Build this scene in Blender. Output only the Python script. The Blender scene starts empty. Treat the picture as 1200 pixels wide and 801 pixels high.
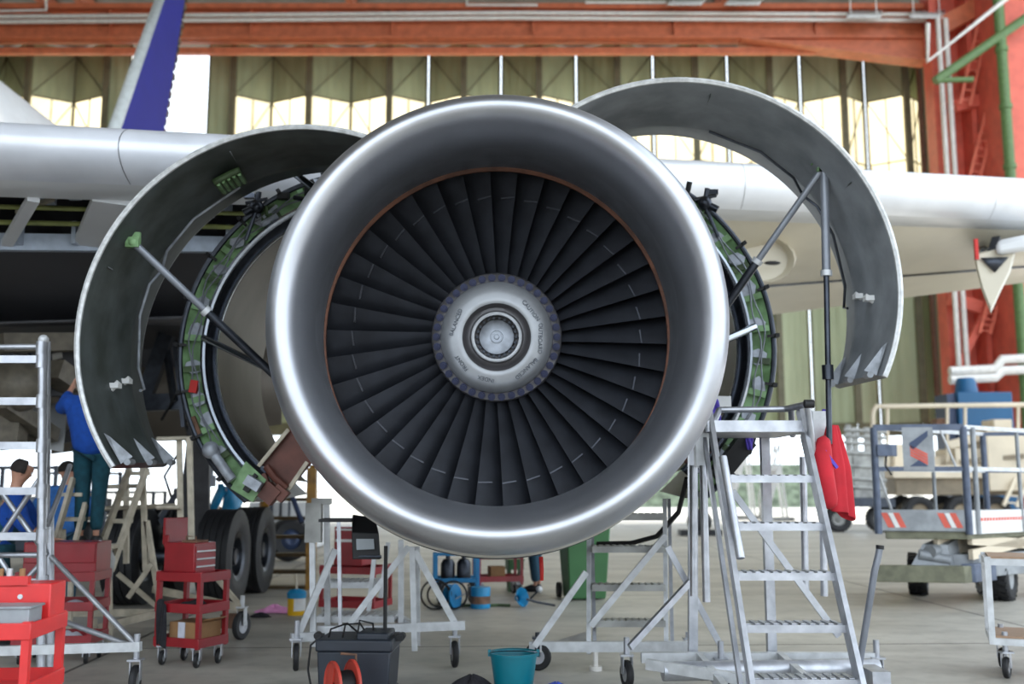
import bpy, math, random
from mathutils import Vector, Matrix
random.seed(7)
S = bpy.context.scene
COL = S.collection
PI = math.pi
def R(d): return math.radians(d)

# ---------------------------------------------------------------- camera, light, exposure
F = 1200.0
H = 1.45
TILT = math.atan(169.5 / F)
cam = bpy.data.cameras.new('camera')
cam.sensor_width = 36.0
cam.lens = 36.0
cam.clip_end = 2000
cam.dof.use_dof = True
cam.dof.focus_distance = 6.1
cam.dof.aperture_fstop = 1.5
camo = bpy.data.objects.new('camera', cam)
COL.objects.link(camo)
camo.location = (0, 0, H)
camo.rotation_euler = (PI / 2 + TILT, 0, 0)
S.camera = camo
S.view_settings.view_transform = 'Standard'
S.view_settings.look = 'None'
S.view_settings.gamma = 1.0
S.view_settings.use_curve_mapping = False
S.view_settings.exposure = 0.55

w = bpy.data.worlds.new('sky')
S.world = w
w.use_nodes = True
bgn = w.node_tree.nodes['Background']
bgn.inputs[0].default_value = (0.80, 0.90, 1.0, 1)
bgn.inputs[1].default_value = 2.1
sun = bpy.data.lights.new('sun', 'SUN')
sun.energy = 4.5
sun.angle = R(0.6)
sun.color = (1.0, 0.93, 0.82)
suno = bpy.data.objects.new('sun', sun)
COL.objects.link(suno)
suno.rotation_euler = Vector((-0.45, -0.80, -0.36)).to_track_quat('-Z', 'Y').to_euler()

# ---------------------------------------------------------------- helpers
def P(px, py, Y):
    """world point at depth Y seen at photo pixel (px, py)"""
    dx = (px - 600.0) / F
    dy = (400.5 - py) / F
    s = Y / (math.cos(TILT) - dy * math.sin(TILT))
    return Vector((dx * s, Y, H + s * (math.sin(TILT) + dy * math.cos(TILT))))
def U(py, Y):
    """metres per pixel at depth Y"""
    dy = (400.5 - py) / F
    return Y / (math.cos(TILT) - dy * math.sin(TILT)) / F
def G(px, py):
    """point of the floor seen at a photo pixel"""
    dy = (400.5 - py) / F
    vz = math.sin(TILT) + dy * math.cos(TILT)
    s = -H / vz
    return Vector(((px - 600.0) / F * s, s * (math.cos(TILT) - dy * math.sin(TILT)), 0.0))

def lin(c):
    def f(u):
        u /= 255.0
        return u / 12.92 if u <= 0.04045 else ((u + 0.055) / 1.055) ** 2.4
    return tuple(f(u) for u in c)

def mat(name, c, rough=0.5, metal=0.0, var=0.12, scale=6.0, bump=0.0, bscale=40.0, c2=None, lo=0.35, hi=0.65, aniso=0.0, stretch=None, coat=0.0):
    m = bpy.data.materials.new(name)
    m.use_nodes = True
    nt = m.node_tree
    b = nt.nodes['Principled BSDF']
    l = lin(c)
    b.inputs['Roughness'].default_value = rough
    b.inputs['Metallic'].default_value = metal
    if coat: b.inputs['Coat Weight'].default_value = coat
    tc = nt.nodes.new('ShaderNodeTexCoord')
    src = tc.outputs['Object']
    if stretch:
        mp = nt.nodes.new('ShaderNodeMapping')
        mp.inputs['Scale'].default_value = stretch
        nt.links.new(src, mp.inputs[0]); src = mp.outputs[0]
    n = nt.nodes.new('ShaderNodeTexNoise')
    n.inputs['Scale'].default_value = scale
    n.inputs['Detail'].default_value = 6
    nt.links.new(src, n.inputs['Vector'])
    r = nt.nodes.new('ShaderNodeValToRGB')
    d = lin(c2) if c2 else tuple(max(0, x * (1 - var * 2)) for x in l)
    r.color_ramp.elements[0].position = lo
    r.color_ramp.elements[1].position = hi
    r.color_ramp.elements[0].color = (*d, 1)
    r.color_ramp.elements[1].color = (*l, 1)
    nt.links.new(n.outputs['Fac'], r.inputs[0])
    nt.links.new(r.outputs[0], b.inputs['Base Color'])
    if bump:
        n2 = nt.nodes.new('ShaderNodeTexNoise')
        n2.inputs['Scale'].default_value = bscale
        n2.inputs['Detail'].default_value = 4
        nt.links.new(src, n2.inputs['Vector'])
        bp = nt.nodes.new('ShaderNodeBump')
        bp.inputs['Strength'].default_value = bump
        bp.inputs['Distance'].default_value = 0.02
        nt.links.new(n2.outputs['Fac'], bp.inputs['Height'])
        nt.links.new(bp.outputs[0], b.inputs['Normal'])
    return m

M = {}
def dm(k, *a, **kw): M[k] = mat(k, *a, **kw)
dm('lip', (190, 192, 198), .43, 1.0, .06, 3.0, bump=.02, bscale=6)
dm('barrel', (190, 192, 198), .34, .9, .10, 5.0)
dm('nacelle_white', (214, 210, 200), .45, 0, .05)
dm('well_beige', (116, 108, 94), .55, .1, .2, 8)
dm('rubstrip', (112, 70, 50), .6, .2, .25, 9)
dm('blade', (44, 46, 52), .42, .2, .18, 7)
dm('rod_grey', (128, 132, 140), .35, .3, .1)
dm('blade_edge', (84, 86, 92), .35, .8, .1)
dm('black', (18, 18, 20), .6, 0, .1)
dm('rubber', (30, 30, 33), .62, 0, .25, 12, bump=.15, bscale=60)
dm('spinner', (152, 154, 157), .38, .35, .08, 8)
dm('spinner_dark', (92, 90, 92), .45, .3, .1, 8)
dm('bolt', (34, 40, 68), .35, .5, .15, 30)
dm('chrome', (176, 182, 192), .22, 1.0, .08, 4)
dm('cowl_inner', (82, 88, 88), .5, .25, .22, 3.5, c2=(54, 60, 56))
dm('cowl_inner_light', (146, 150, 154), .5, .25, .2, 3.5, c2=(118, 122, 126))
dm('cowl_outer', (196, 196, 196), .4, 0, .06)
dm('seal', (205, 206, 206), .4, .3, .15, 20)
dm('primer', (140, 178, 128), .55, 0, .2, 7, c2=(98, 130, 84))
dm('primer_dark', (78, 100, 62), .6, 0, .3, 9)
dm('brown', (112, 66, 54), .55, .1, .2, 6)
dm('ductwall', (122, 114, 104), .5, .25, .12, 2)
dm('fitting_grey', (150, 154, 160), .5, .3, .2, 14)
dm('olive_tube', (142, 148, 84), .5, 0, .15)
dm('patch', (176, 182, 192), .45, .2, .2, 14)
dm('redtag', (200, 40, 34), .6, 0, .1)
dm('steel_dark', (70, 74, 82), .35, .85, .15, 12)
dm('aluminium', (190, 192, 198), .36, .75, .1, 9, c2=(164, 166, 172))
dm('alu_white', (204, 206, 208), .45, .35, .12, 10)
dm('alu_beige', (196, 186, 166), .5, .25, .15, 10)
dm('slat_metal', (212, 214, 220), .34, .25, .07, 2.0)
dm('slat_overexposed', (226, 228, 232), .33, .25, .04, 2.0)  # slat metal whitened to carry the overexposure outboard
dm('wing_grey', (206, 207, 208), .4, 0, .05, 1.5)
dm('wing_beige_bounce', (205, 197, 178), .42, 0, .06, .8)  # warm floor bounce on the underside put into the colour
dm('belly_shaded', (74, 74, 78), .5, 0, .12, .6, c2=(60, 59, 62))  # shade of the inboard underside put into a darker grey
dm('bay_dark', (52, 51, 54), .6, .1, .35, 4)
dm('bay_light', (170, 180, 194), .45, .1, .1, 8)
dm('fuselage', (236, 237, 238), .35, 0, .03)
dm('blue_fin', (30, 38, 142), .75, 0, .06, 1)
dm('fin_edge', (200, 206, 206), .4, 0, .08)
dm('hinge', (126, 108, 84), .6, 0, .5, 8)
dm('orange', (204, 112, 76), .5, 0, .12, 2.5)
dm('ladder_salmon_lit', (236, 128, 104), .5, 0, .08)  # same paint as the columns, lightened for the stronger light there
dm('orange_red_sunlit', (222, 104, 84), .5, 0, .1, 2.0)  # column paint with sunlight mixed into a lighter, pinker tone
dm('door_green', (172, 180, 142), .6, 0, .12, 1.0, stretch=(1, 1, .3))
dm('door_pale', (182, 190, 156), .6, 0, .1, 1.0, stretch=(1, 1, .3))
dm('door_post', (112, 108, 84), .6, 0, .12, 2)
dm('white_pipe', (226, 222, 216), .4, .1, .08)
dm('green_pipe', (92, 120, 70), .5, 0, .12)
dm('wall_metal', (132, 124, 108), .6, 0, .12, 1)
dm('roof_metal', (112, 104, 92), .6, 0, .15, 1)
dm('red_cart', (146, 24, 34), .38, 0, .1, 6, coat=.2)
dm('red_bright', (216, 44, 44), .38, 0, .08, 6, coat=.2)
dm('cardboard', (150, 112, 74), .8, 0, .1, 8)
dm('black_cloth', (36, 35, 40), .9, 0, .2, 20, bump=.3, bscale=30)
dm('white_cloth', (200, 202, 212), .9, 0, .1, 10, bump=.3, bscale=20)
dm('pink_cloth', (232, 156, 204), .9, 0, .1, 10, bump=.3, bscale=20)
dm('blue_rag', (70, 92, 190), .9, 0, .25, 30, bump=.3, bscale=20)
dm('red_cloth', (188, 30, 44), .85, 0, .12, 6, bump=.2, bscale=12)
dm('purple_cloth', (92, 74, 178), .85, 0, .1, 6)
dm('sweater', (12, 70, 158), .9, 0, .12, 20)
dm('trousers', (16, 70, 84), .9, 0, .15, 20)
dm('shirt_blue', (52, 108, 178), .9, 0, .12, 20)
dm('jeans', (44, 82, 104), .9, 0, .15, 20)
dm('skin', (190, 140, 116), .55, 0, .06, 12)
dm('hair', (40, 32, 28), .8, 0, .2, 40)
dm('shoe', (34, 34, 38), .6, 0, .1)
dm('case_black', (36, 42, 52), .5, 0, .1, 8)
dm('reel_red', (190, 66, 52), .45, 0, .12, 8)
dm('teal', (0, 112, 128), .4, 0, .06, 5)
dm('blue_paint', (24, 120, 172), .45, 0, .12, 6)
dm('blue_drum', (22, 136, 186), .45, 0, .1, 6)
dm('rust', (130, 96, 76), .7, .2, .25, 12)
dm('bin_green', (62, 110, 66), .5, 0, .06, 4)
dm('yellow_paint', (166, 120, 40), .5, 0, .25, 6, c2=(110, 78, 30))
dm('tread_brown', (98, 78, 46), .65, .1, .2, 8)
dm('yellow_can', (226, 176, 24), .45, 0, .06)
dm('lift_grey', (150, 154, 158), .5, .2, .15, 6)
dm('lift_blue', (92, 102, 122), .5, .2, .15, 8)
dm('lift_olive', (122, 122, 100), .6, .1, .2, 6)
dm('wood', (160, 130, 104), .6, 0, .12, 4, stretch=(1, 8, 8))
dm('beige_truck', (222, 208, 184), .55, 0, .08, 1)
dm('beige_dark', (150, 136, 114), .6, 0, .15, 2)
dm('rack_grey', (168, 168, 164), .5, .3, .2, 4)
dm('stripe_red', (216, 92, 74), .5, 0, .08)
dm('white_paint', (226, 226, 224), .5, 0, .06)
dm('logo_blue', (52, 66, 96), .5, 0, .05)
dm('hedge', (128, 140, 120), .9, 0, .3, 2)
dm('apron', (206, 200, 188), .8, 0, .06, .2)
dm('screen', (150, 156, 160), .25, 0, .05)
dm('ink', (60, 66, 76), .6, 0, .05)
dm('blue_container', (22, 88, 132), .5, 0, .1, .6)

# concrete floor with joints
def floor_mat():
    m = bpy.data.materials.new('concrete_floor')
    m.use_nodes = True
    nt = m.node_tree; N = nt.nodes; L = nt.links
    b = N['Principled BSDF']
    tc = N.new('ShaderNodeTexCoord')
    n1 = N.new('ShaderNodeTexNoise'); n1.inputs['Scale'].default_value = .7; n1.inputs['Detail'].default_value = 8
    mp = N.new('ShaderNodeMapping'); mp.inputs['Scale'].default_value = (.5, 1.6, 1)
    L.new(tc.outputs['Object'], mp.inputs[0]); L.new(mp.outputs[0], n1.inputs['Vector'])
    r1 = N.new('ShaderNodeValToRGB')
    r1.color_ramp.elements[0].position = .32; r1.color_ramp.elements[1].position = .68
    r1.color_ramp.elements[0].color = (*lin((158, 153, 144)), 1); r1.color_ramp.elements[1].color = (*lin((192, 187, 176)), 1)
    L.new(n1.outputs['Fac'], r1.inputs[0])
    n2 = N.new('ShaderNodeTexNoise'); n2.inputs['Scale'].default_value = 5; n2.inputs['Detail'].default_value = 10
    L.new(tc.outputs['Object'], n2.inputs['Vector'])
    r2 = N.new('ShaderNodeValToRGB')
    r2.color_ramp.elements[0].position = .3; r2.color_ramp.elements[1].position = .55
    r2.color_ramp.elements[0].color = (.62, .62, .62, 1); r2.color_ramp.elements[1].color = (1, 1, 1, 1)
    L.new(n2.outputs['Fac'], r2.inputs[0])
    mx = N.new('ShaderNodeMix'); mx.data_type = 'RGBA'; mx.blend_type = 'MULTIPLY'; mx.inputs[0].default_value = .6
    L.new(r1.outputs[0], mx.inputs[6]); L.new(r2.outputs[0], mx.inputs[7])
    br = N.new('ShaderNodeTexBrick')
    br.offset = 0; br.inputs['Color1'].default_value = (1, 1, 1, 1); br.inputs['Color2'].default_value = (.93, .93, .93, 1)
    br.inputs['Mortar'].default_value = (.2, .2, .2, 1)
    br.inputs['Scale'].default_value = 1; br.inputs['Mortar Size'].default_value = .022; br.inputs['Mortar Smooth'].default_value = .3
    br.inputs['Brick Width'].default_value = 9.0; br.inputs['Row Height'].default_value = 4.4
    mp2 = N.new('ShaderNodeMapping'); mp2.inputs['Rotation'].default_value = (0, 0, R(-2.2)); mp2.inputs['Location'].default_value = (3.2, -.9, 0)
    L.new(tc.outputs['Object'], mp2.inputs[0]); L.new(mp2.outputs[0], br.inputs['Vector'])
    m2 = N.new('ShaderNodeMix'); m2.data_type = 'RGBA'; m2.blend_type = 'MULTIPLY'; m2.inputs[0].default_value = 1
    L.new(mx.outputs[2], m2.inputs[6]); L.new(br.outputs['Color'], m2.inputs[7])
    L.new(m2.outputs[2], b.inputs['Base Color'])
    rr = N.new('ShaderNodeMapRange'); rr.inputs[3].default_value = .38; rr.inputs[4].default_value = .62
    L.new(n2.outputs['Fac'], rr.inputs[0]); L.new(rr.outputs[0], b.inputs['Roughness'])
    M['floor'] = m
floor_mat()

def trans_mat():
    m = bpy.data.materials.new('translucent_pane')
    m.use_nodes = True
    nt = m.node_tree; N = nt.nodes; L = nt.links
    out = N['Material Output']; b = N['Principled BSDF']
    b.inputs['Base Color'].default_value = (*lin((236, 224, 196)), 1); b.inputs['Roughness'].default_value = .5
    t = N.new('ShaderNodeBsdfTranslucent')
    tc = N.new('ShaderNodeTexCoord'); n = N.new('ShaderNodeTexNoise'); n.inputs['Scale'].default_value = 1.2
    L.new(tc.outputs['Object'], n.inputs['Vector'])
    r = N.new('ShaderNodeValToRGB')
    r.color_ramp.elements[0].color = (*lin((218, 200, 160)), 1); r.color_ramp.elements[1].color = (*lin((234, 220, 186)), 1)
    L.new(n.outputs['Fac'], r.inputs[0]); L.new(r.outputs[0], t.inputs[0])
    mx = N.new('ShaderNodeMixShader'); mx.inputs[0].default_value = .8
    L.new(b.outputs[0], mx.inputs[1]); L.new(t.outputs[0], mx.inputs[2]); L.new(mx.outputs[0], out.inputs[0])
    M['pane'] = m
trans_mat()

WL = {}
class MB:
    def __init__(s, X=None): s.v = []; s.f = []; s.X = X
    def add(s, vs, fs):
        o = len(s.v)
        for p in vs:
            p = Vector(p)
            s.v.append(s.X @ p if s.X is not None else p)
        for f in fs: s.f.append([i + o for i in f])
        return s
    def box(s, c, d, rot=None):
        c = Vector(c); hx, hy, hz = d[0] / 2, d[1] / 2, d[2] / 2
        vs = [Vector((x, y, z)) for x in (-hx, hx) for y in (-hy, hy) for z in (-hz, hz)]
        if rot is not None: vs = [rot @ p for p in vs]
        return s.add([p + c for p in vs], [(0, 1, 3, 2), (4, 6, 7, 5), (0, 4, 5, 1), (2, 3, 7, 6), (0, 2, 6, 4), (1, 5, 7, 3)])
    def hexa(s, a, b):
        """two quads (4 points each) joined into a solid"""
        return s.add(list(a) + list(b), [(3, 2, 1, 0), (4, 5, 6, 7), (0, 1, 5, 4), (1, 2, 6, 5), (2, 3, 7, 6), (3, 0, 4, 7)])
    def prism(s, poly, d):
        n = len(poly); d = Vector(d)
        vs = [Vector(p) for p in poly] + [Vector(p) + d for p in poly]
        return s.add(vs, [list(range(n))[::-1], list(range(n, 2 * n))] + [(i, (i + 1) % n, n + (i + 1) % n, n + i) for i in range(n)])
    def bar(s, p, q, wd, ht=None, up=(0, 0, 1)):
        p = Vector(p); q = Vector(q); ht = ht or wd
        a = (q - p).normalized(); up = Vector(up)
        if abs(a.dot(up)) > .98: up = Vector((0, 1, 0))
        x = a.cross(up).normalized(); y = x.cross(a).normalized()
        r = [x * (i * wd / 2) + y * (j * ht / 2) for i, j in ((-1, -1), (1, -1), (1, 1), (-1, 1))]
        return s.hexa([p + k for k in r], [q + k for k in r])
    def tube(s, pts, r, n=10, closed=False):
        pts = [Vector(p) for p in pts]; m = len(pts)
        rs = r if isinstance(r, (list, tuple)) else [r] * m
        loops = []; prev = None
        for i in range(m):
            a = pts[i] - pts[i - 1] if (i > 0 or closed) else Vector()
            b = pts[(i + 1) % m] - pts[i] if (i < m - 1 or closed) else Vector()
            t = (a.normalized() if a.length > 1e-9 else Vector()) + (b.normalized() if b.length > 1e-9 else Vector())
            t.normalize()
            if prev is None:
                u = Vector((0, 0, 1)) if abs(t.z) < .9 else Vector((0, 1, 0))
                x = t.cross(u).normalized()
            else:
                x = (prev - t * prev.dot(t)).normalized()
            prev = x; y = t.cross(x)
            loops.append([pts[i] + (x * math.cos(2 * PI * k / n) + y * math.sin(2 * PI * k / n)) * rs[i] for k in range(n)])
        return s.loft(loops, True, closed, not closed)
    def loft(s, loops, ring=True, closed=False, cap=False):
        n = len(loops[0]); m = len(loops)
        vs = [p for l in loops for p in l]; fs = []
        for i in range(m if closed else m - 1):
            j = (i + 1) % m
            for k in range(n if ring else n - 1):
                l = (k + 1) % n
                fs.append((i * n + k, i * n + l, j * n + l, j * n + k))
        if cap: fs.append(list(range(n))[::-1]); fs.append([(m - 1) * n + k for k in range(n)])
        return s.add(vs, fs)
    def lathe(s, prof, c, axis=(0, 0, 1), n=24, cap=False, ref=None):
        """prof: (radius, distance along the axis)"""
        a = Vector(axis).normalized(); c = Vector(c)
        u = Vector(ref) if ref else (Vector((0, 0, 1)) if abs(a.z) < .9 else Vector((1, 0, 0)))
        x = a.cross(u).normalized(); y = a.cross(x)
        return s.loft([[c + a * t + (x * math.cos(2 * PI * k / n) + y * math.sin(2 * PI * k / n)) * max(r, 1e-4) for k in range(n)] for r, t in prof], True, False, cap)
    def cyl(s, p, q, r, n=16, r2=None):
        p = Vector(p); q = Vector(q)
        return s.lathe([(r, 0), (r if r2 is None else r2, (q - p).length)], p, q - p, n, True)
    def ball(s, c, r, n=12, sc=(1, 1, 1)):
        c = Vector(c); m = n // 2
        L = []
        for i in range(m + 1):
            a = PI * i / m
            L.append([c + Vector((math.sin(a) * math.cos(2 * PI * k / n) * r * sc[0], math.sin(a) * math.sin(2 * PI * k / n) * r * sc[1], math.cos(a) * r * sc[2])) for k in range(n)])
        return s.loft(L)
    def build(s, name, m, parent=None, label=None, bevel=0, solid=0, sub=0, angle=38, loc=None):
        base = Vector(loc) if loc is not None else (WL[parent.name] if parent else Vector())
        me = bpy.data.meshes.new(name)
        me.from_pydata([tuple(p - base) for p in s.v], [], s.f)
        me.validate()
        for p in me.polygons: p.use_smooth = True
        me.update()
        import bmesh
        bm = bmesh.new(); bm.from_mesh(me)
        bmesh.ops.recalc_face_normals(bm, faces=bm.faces)
        bm.to_mesh(me); bm.free()
        me.set_sharp_from_angle(angle=R(angle))
        me.materials.append(M[m] if isinstance(m, str) else m)
        o = bpy.data.objects.new(name, me)
        COL.objects.link(o)
        if parent: o.parent = parent
        else: o.location = base
        WL[o.name] = base
        if label: o['label'] = label
        if solid:
            k = o.modifiers.new('thickness', 'SOLIDIFY'); k.thickness = solid; k.offset = 0
        if bevel:
            k = o.modifiers.new('soft_edges', 'BEVEL'); k.width = bevel; k.segments = 2; k.limit_method = 'ANGLE'; k.angle_limit = R(40)
        if sub:
            k = o.modifiers.new('smooth', 'SUBSURF'); k.levels = sub; k.render_levels = sub
        return o

def thing(name, label, cat, loc=(0, 0, 0), group=None, kind=None):
    o = bpy.data.objects.new(name, None)
    COL.objects.link(o); o.location = loc
    o.empty_display_size = .2
    WL[o.name] = Vector(loc)
    o['label'] = label; o['category'] = cat
    if group: o['group'] = group
    if kind: o['kind'] = kind
    return o
def tag(o, label, cat, group=None, kind=None):
    o['label'] = label; o['category'] = cat
    if group: o['group'] = group
    if kind: o['kind'] = kind
    return o
def struct(o, label=None):
    o['kind'] = 'structure'
    if label: o['label'] = label; o['category'] = 'structure'
    return o
def sroot(name):
    o = bpy.data.objects.new(name, None); COL.objects.link(o); WL[o.name] = Vector(); o['kind'] = 'structure'; return o
def dup(o, loc, parent=None, **pr):
    """copy of a thing with copies of its parts and sub-parts"""
    c = o.copy(); COL.objects.link(c); c.parent = parent
    if loc is not None: c.location = loc
    for k, v in pr.items(): c[k] = v
    for ch in list(o.children): dup(ch, None, c)
    return c
def xf(loc, yaw=0): return Matrix.Translation(Vector(loc)) @ Matrix.Rotation(yaw, 4, 'Z')
def caster(parent, c, r=.1, wd=.045, fork='aluminium', ax=(1, 0, 0), top=.28):
    """swivel caster whose wheel centre is c"""
    c = Vector(c); a = Vector(ax).normalized()
    b = MB(); z = Vector((0, 0, 1))
    for sgn in (-1, 1):
        b.bar(c + a * sgn * (wd / 2 + .012), c + a * sgn * (wd / 2 + .012) + z * (r + .03), .008, .05, up=a.cross(z))
    b.box(c + z * (r + .035), (wd + .05, wd + .05, .014))
    if top > r + .05: b.cyl(c + z * (r + .03), c + z * (top if top > r + .06 else r + .07), .022, 10)
    f = b.build('caster', fork, parent)
    k = MB()
    k.lathe([(r * .55, -wd * .5), (r * .9, -wd * .5), (r, -wd * .25), (r, wd * .25), (r * .9, wd * .5), (r * .55, wd * .5)], c, a, 22)
    k.build('wheel', 'rubber', f)
    k = MB(); k.lathe([(.001, -wd * .4), (r * .56, -wd * .42), (r * .56, wd * .42), (.001, wd * .4)], c, a, 16)
    k.build('wheel_hub', 'aluminium', f)
    return f
# ---------------------------------------------------------------- the hangar
b = MB(); b.add([(-60, -14, 0), (45, -14, 0), (45, 51, 0), (-60, 51, 0)], [(0, 1, 2, 3)])
struct(b.build('floor', 'floor'))
b = MB(); b.add([(-300, 51, -.01), (300, 51, -.01), (300, 500, -.01), (-300, 500, -.01)], [(0, 1, 2, 3)])
b.add([(-300, -200, -.01), (300, -200, -.01), (300, -14, -.01), (-300, -14, -.01)], [(0, 1, 2, 3)])
struct(b.build('ground', 'apron'))
DY = 50.0
def zz(py, Y=DY): return P(600, py, Y).z
def xx(px, py, Y=DY): return P(px, py, Y).x
# corrugated ceiling
b = MB(); ZR = zz(8, 50)
nx = 170
top = []
pts = []
for i in range(nx):
    x = -60 + 105 * i / (nx - 1)
    pts.append((x, ZR + (.10 if (i // 2) % 2 else 0)))
b.loft([[Vector((x, 38, z)) for x, z in pts], [Vector((x, 51, z)) for x, z in pts]], False)
pts2 = [q for q in pts if -27 < q[0] < 15]  # unseen front roof, cut short at right to let skylight in
b.loft([[Vector((x, -14, z)) for x, z in pts2], [Vector((x, 38, z)) for x, z in pts2]], False)  # carried back behind the camera to dim reflections in the lip
struct(b.build('ceiling', 'roof_metal'))
# left wall, unseen, added to keep that side dark
b = MB(); b.box((-26.5, 18, ZR / 2), (.3, 64, ZR)); struct(b.build('wall_left', 'wall_metal'))

# concertina door leaves
ZB, ZW0, ZW1 = zz(497), zz(268), zz(117)
def leaf(idx, a, c, ztop_a, ztop_c, gapa, gapc, win=True, pale=False):
    """one folding leaf between plan points a and c"""
    root = sroot('door_%d' % idx)
    a = Vector((a[0], a[1], 0)); c = Vector((c[0], c[1], 0))
    d = (c - a); Ln = d.length; d.normalize(); nrm = Vector((d.y, -d.x, 0))
    if nrm.y > 0: nrm = -nrm
    a = a + d * gapa; c = c - d * gapc; Ln = (c - a).length
    def strip(z0, z1a, z1c):
        n = max(8, int(Ln / .11)); lo = []; hi = []
        for i in range(n + 1):
            t = i / n; p = a + d * (Ln * t) + nrm * (.03 if i % 4 < 2 else 0)
            lo.append(p + Vector((0, 0, z0))); hi.append(p + Vector((0, 0, z1a + (z1c - z1a) * t)))
        return lo, hi
    g = 'door_pale' if pale else 'door_green'
    b = MB()
    if win:
        b.loft(strip(ZW1, ztop_a, ztop_c), False); b.loft(strip(ZB, ZW0, ZW0), False)
    else: b.loft(strip(ZB, ztop_a, ztop_c), False)
    b.build('panel', g, root)
    up = Vector((0, 0, 1))
    f = MB()
    f.bar(a + up * ZB, a + up * ztop_a, .10, .12, up=nrm); f.bar(c + up * ZB, c + up * ztop_c, .10, .12, up=nrm)
    f.bar(a + up * (ZB - .25), c + up * (ZB - .25), .12, .6)
    if win:
        mid = a + d * Ln * .5
        f.bar(mid + up * ZW0, mid + up * ZW1, .05, .06, up=nrm)
        for z in (ZW0, ZW0 + (ZW1 - ZW0) * .5, ZW1): f.bar(a + up * z, c + up * z, .06, .06)
        h = (ZW1 - ZW0) * .5
        for z in (ZW0, ZW0 + h): f.bar(a + up * z, c + up * (z + h), .05, .05) if idx % 2 else f.bar(c + up * z, a + up * (z + h), .05, .05)
        # solid bar for the brace shadow seen through the upper panel
        e = nrm * .06
        if idx % 2: f.bar(a + e + up * ZW1, c + e + up * (ztop_c - .3), .06, .04)
        else: f.bar(c + e + up * ZW1, a + e + up * (ztop_a - .3), .06, .04)
    f.build('frame', 'door_post', root)
    if win:
        w_ = MB(); q = -nrm * .02
        w_.add([a + q + up * ZW0, c + q + up * ZW0, c + q + up * ZW1, a + q + up * ZW1], [(0, 1, 2, 3)])
        w_.build('window_pane', 'pane', root)
    return root
YF, YV = 49.3, 50.4
def plan(px, front): 
    Y = YF if front else YV
    return (xx(px, 200, Y), Y)
seq_l = [(-120, 1), (-72, 0), (-20, 1), (-2, 0), (27, 1), (82, 0), (120, 1)]
seq_r = [(270, 1), (316, 0), (360, 1), (410, 0), (455, 1), (501, 0), (543, 1), (587, 0), (632, 1), (676, 0), (725, 1), (767, 0), (817, 1), (855, 0), (905, 1), (941, 0), (992, 1), (1017, 0), (1066, 1), (1084, 0), (1130, 1)]
idx = 1
ZT = zz(56)
for seq in (seq_l, seq_r):
    for (p, fr), (q, fq) in zip(seq, seq[1:]):
        ga = .05 if fr else (.115 if p > 480 else .01)
        gc = .05 if fq else (.115 if q > 480 else .01)
        leaf(idx, plan(p, fr), plan(q, fq), ZT, ZT, ga, gc, True, pale=p > 860)
        idx += 1
for p, q in ((121, 147), (241, 269)):
    leaf(idx, (xx(p, 200, YF), YF), (xx(q, 200, YF), YF), ZT, ZT, 0, 0, False); idx += 1
leaf(idx, (xx(1086, 200, 49.0), 49.0), (xx(1215, 200, 48.6), 48.6), ZT, ZT, 0, 0, False); idx += 1
# thick posts on the front folds
k = 1
for seq in (seq_l, seq_r):
    for p, fr in seq:
        if not fr or p < -30: continue
        x, y = plan(p, True)
        b = MB(); b.box((x, y - .1, (ZB + ZT) / 2 + .1), (.3, .26, ZT - ZB + .2))
        struct(b.build('trim_%d' % k, 'door_post')); k += 1
# rail the leaves hang from
b = MB(); b.box((-8, 50.0, ZT + .62), (70, 2.3, 1.1)); struct(b.build('trim_%d' % k, 'roof_metal')); k += 1

# orange girder
GY = 46.0
def beam(name, m, px0, px1, y0, y1, Y, dep=.5):
    a, c = P(px0, y0, Y), P(px1, y1, Y)
    b = MB(); b.box(((a.x + c.x) / 2, Y, (a.z + c.z) / 2), (c.x - a.x, dep, abs(a.z - c.z)))
    return struct(b.build(name, m))
gr = sroot('ceiling_beam')
a, c = P(-300, 22, GY), P(1086, 49, GY)
zt, z2 = a.z + .45, c.z
b = MB(); b.box(((a.x + c.x) / 2, GY, (zt + z2) / 2), (c.x - a.x, .12, zt - z2)); b.build('web', 'orange', gr)
b = MB(); b.box(((a.x + c.x) / 2, GY, z2 + .1), (c.x - a.x, .8, .14)); b.box(((a.x + c.x) / 2, GY, zt), (c.x - a.x, .9, .25))
b.box(((a.x + c.x) / 2, GY + .3, z2 - .35), (c.x - a.x, .3, .3))
b.build('flange', 'orange', gr)
b = MB()
for px in range(-200, 1000, 165):
    p = P(px, 40, GY); b.box((p.x, GY - .1, (zt + z2) / 2), (.08, .4, zt - z2))
b.build('stiffener', 'orange', gr)
# haunch at the right end
hp = [P(868, 40, GY - .2), P(1086, 34, GY - .2), P(1086, 72, GY - .2), P(1000, 61, GY - .2), P(868, 46, GY - .2)]
b = MB(); b.prism(hp, (0, .5, 0)); b.build('haunch', 'orange', gr)
b = MB(); b.bar(hp[4] + Vector((0, .2, 0)), hp[2] + Vector((0, .2, 0)), .9, .12); b.build('haunch_flange', 'orange', gr)
# second, higher orange band and secondary purlins
b = MB()
for px in (20, 68, 400, 860):
    p = P(px, 10, GY); b.box((p.x, GY + 1.5, ZR - .3), (.35, 5, .7))
struct(b.build('ceiling_purlin', 'orange'))
# white service pipes along the girder
for i, (pts, r) in enumerate([
        ([(-200, 21), (600, 15), (1090, 17)], .10), ([(-200, 27), (600, 16 + 5), (1085, 24)], .10),
        ([(-100, 14), (54, 12), (54, 0), (54, -20)], .07), ([(547, -20), (547, 6), (630, 6)], .07), ([(686, 3), (780, 3)], .07)]):
    b = MB(); b.tube([P(x, y, GY - .55) for x, y in pts], r, 8)
    struct(b.build('ceiling_pipe', 'white_pipe'))
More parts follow.
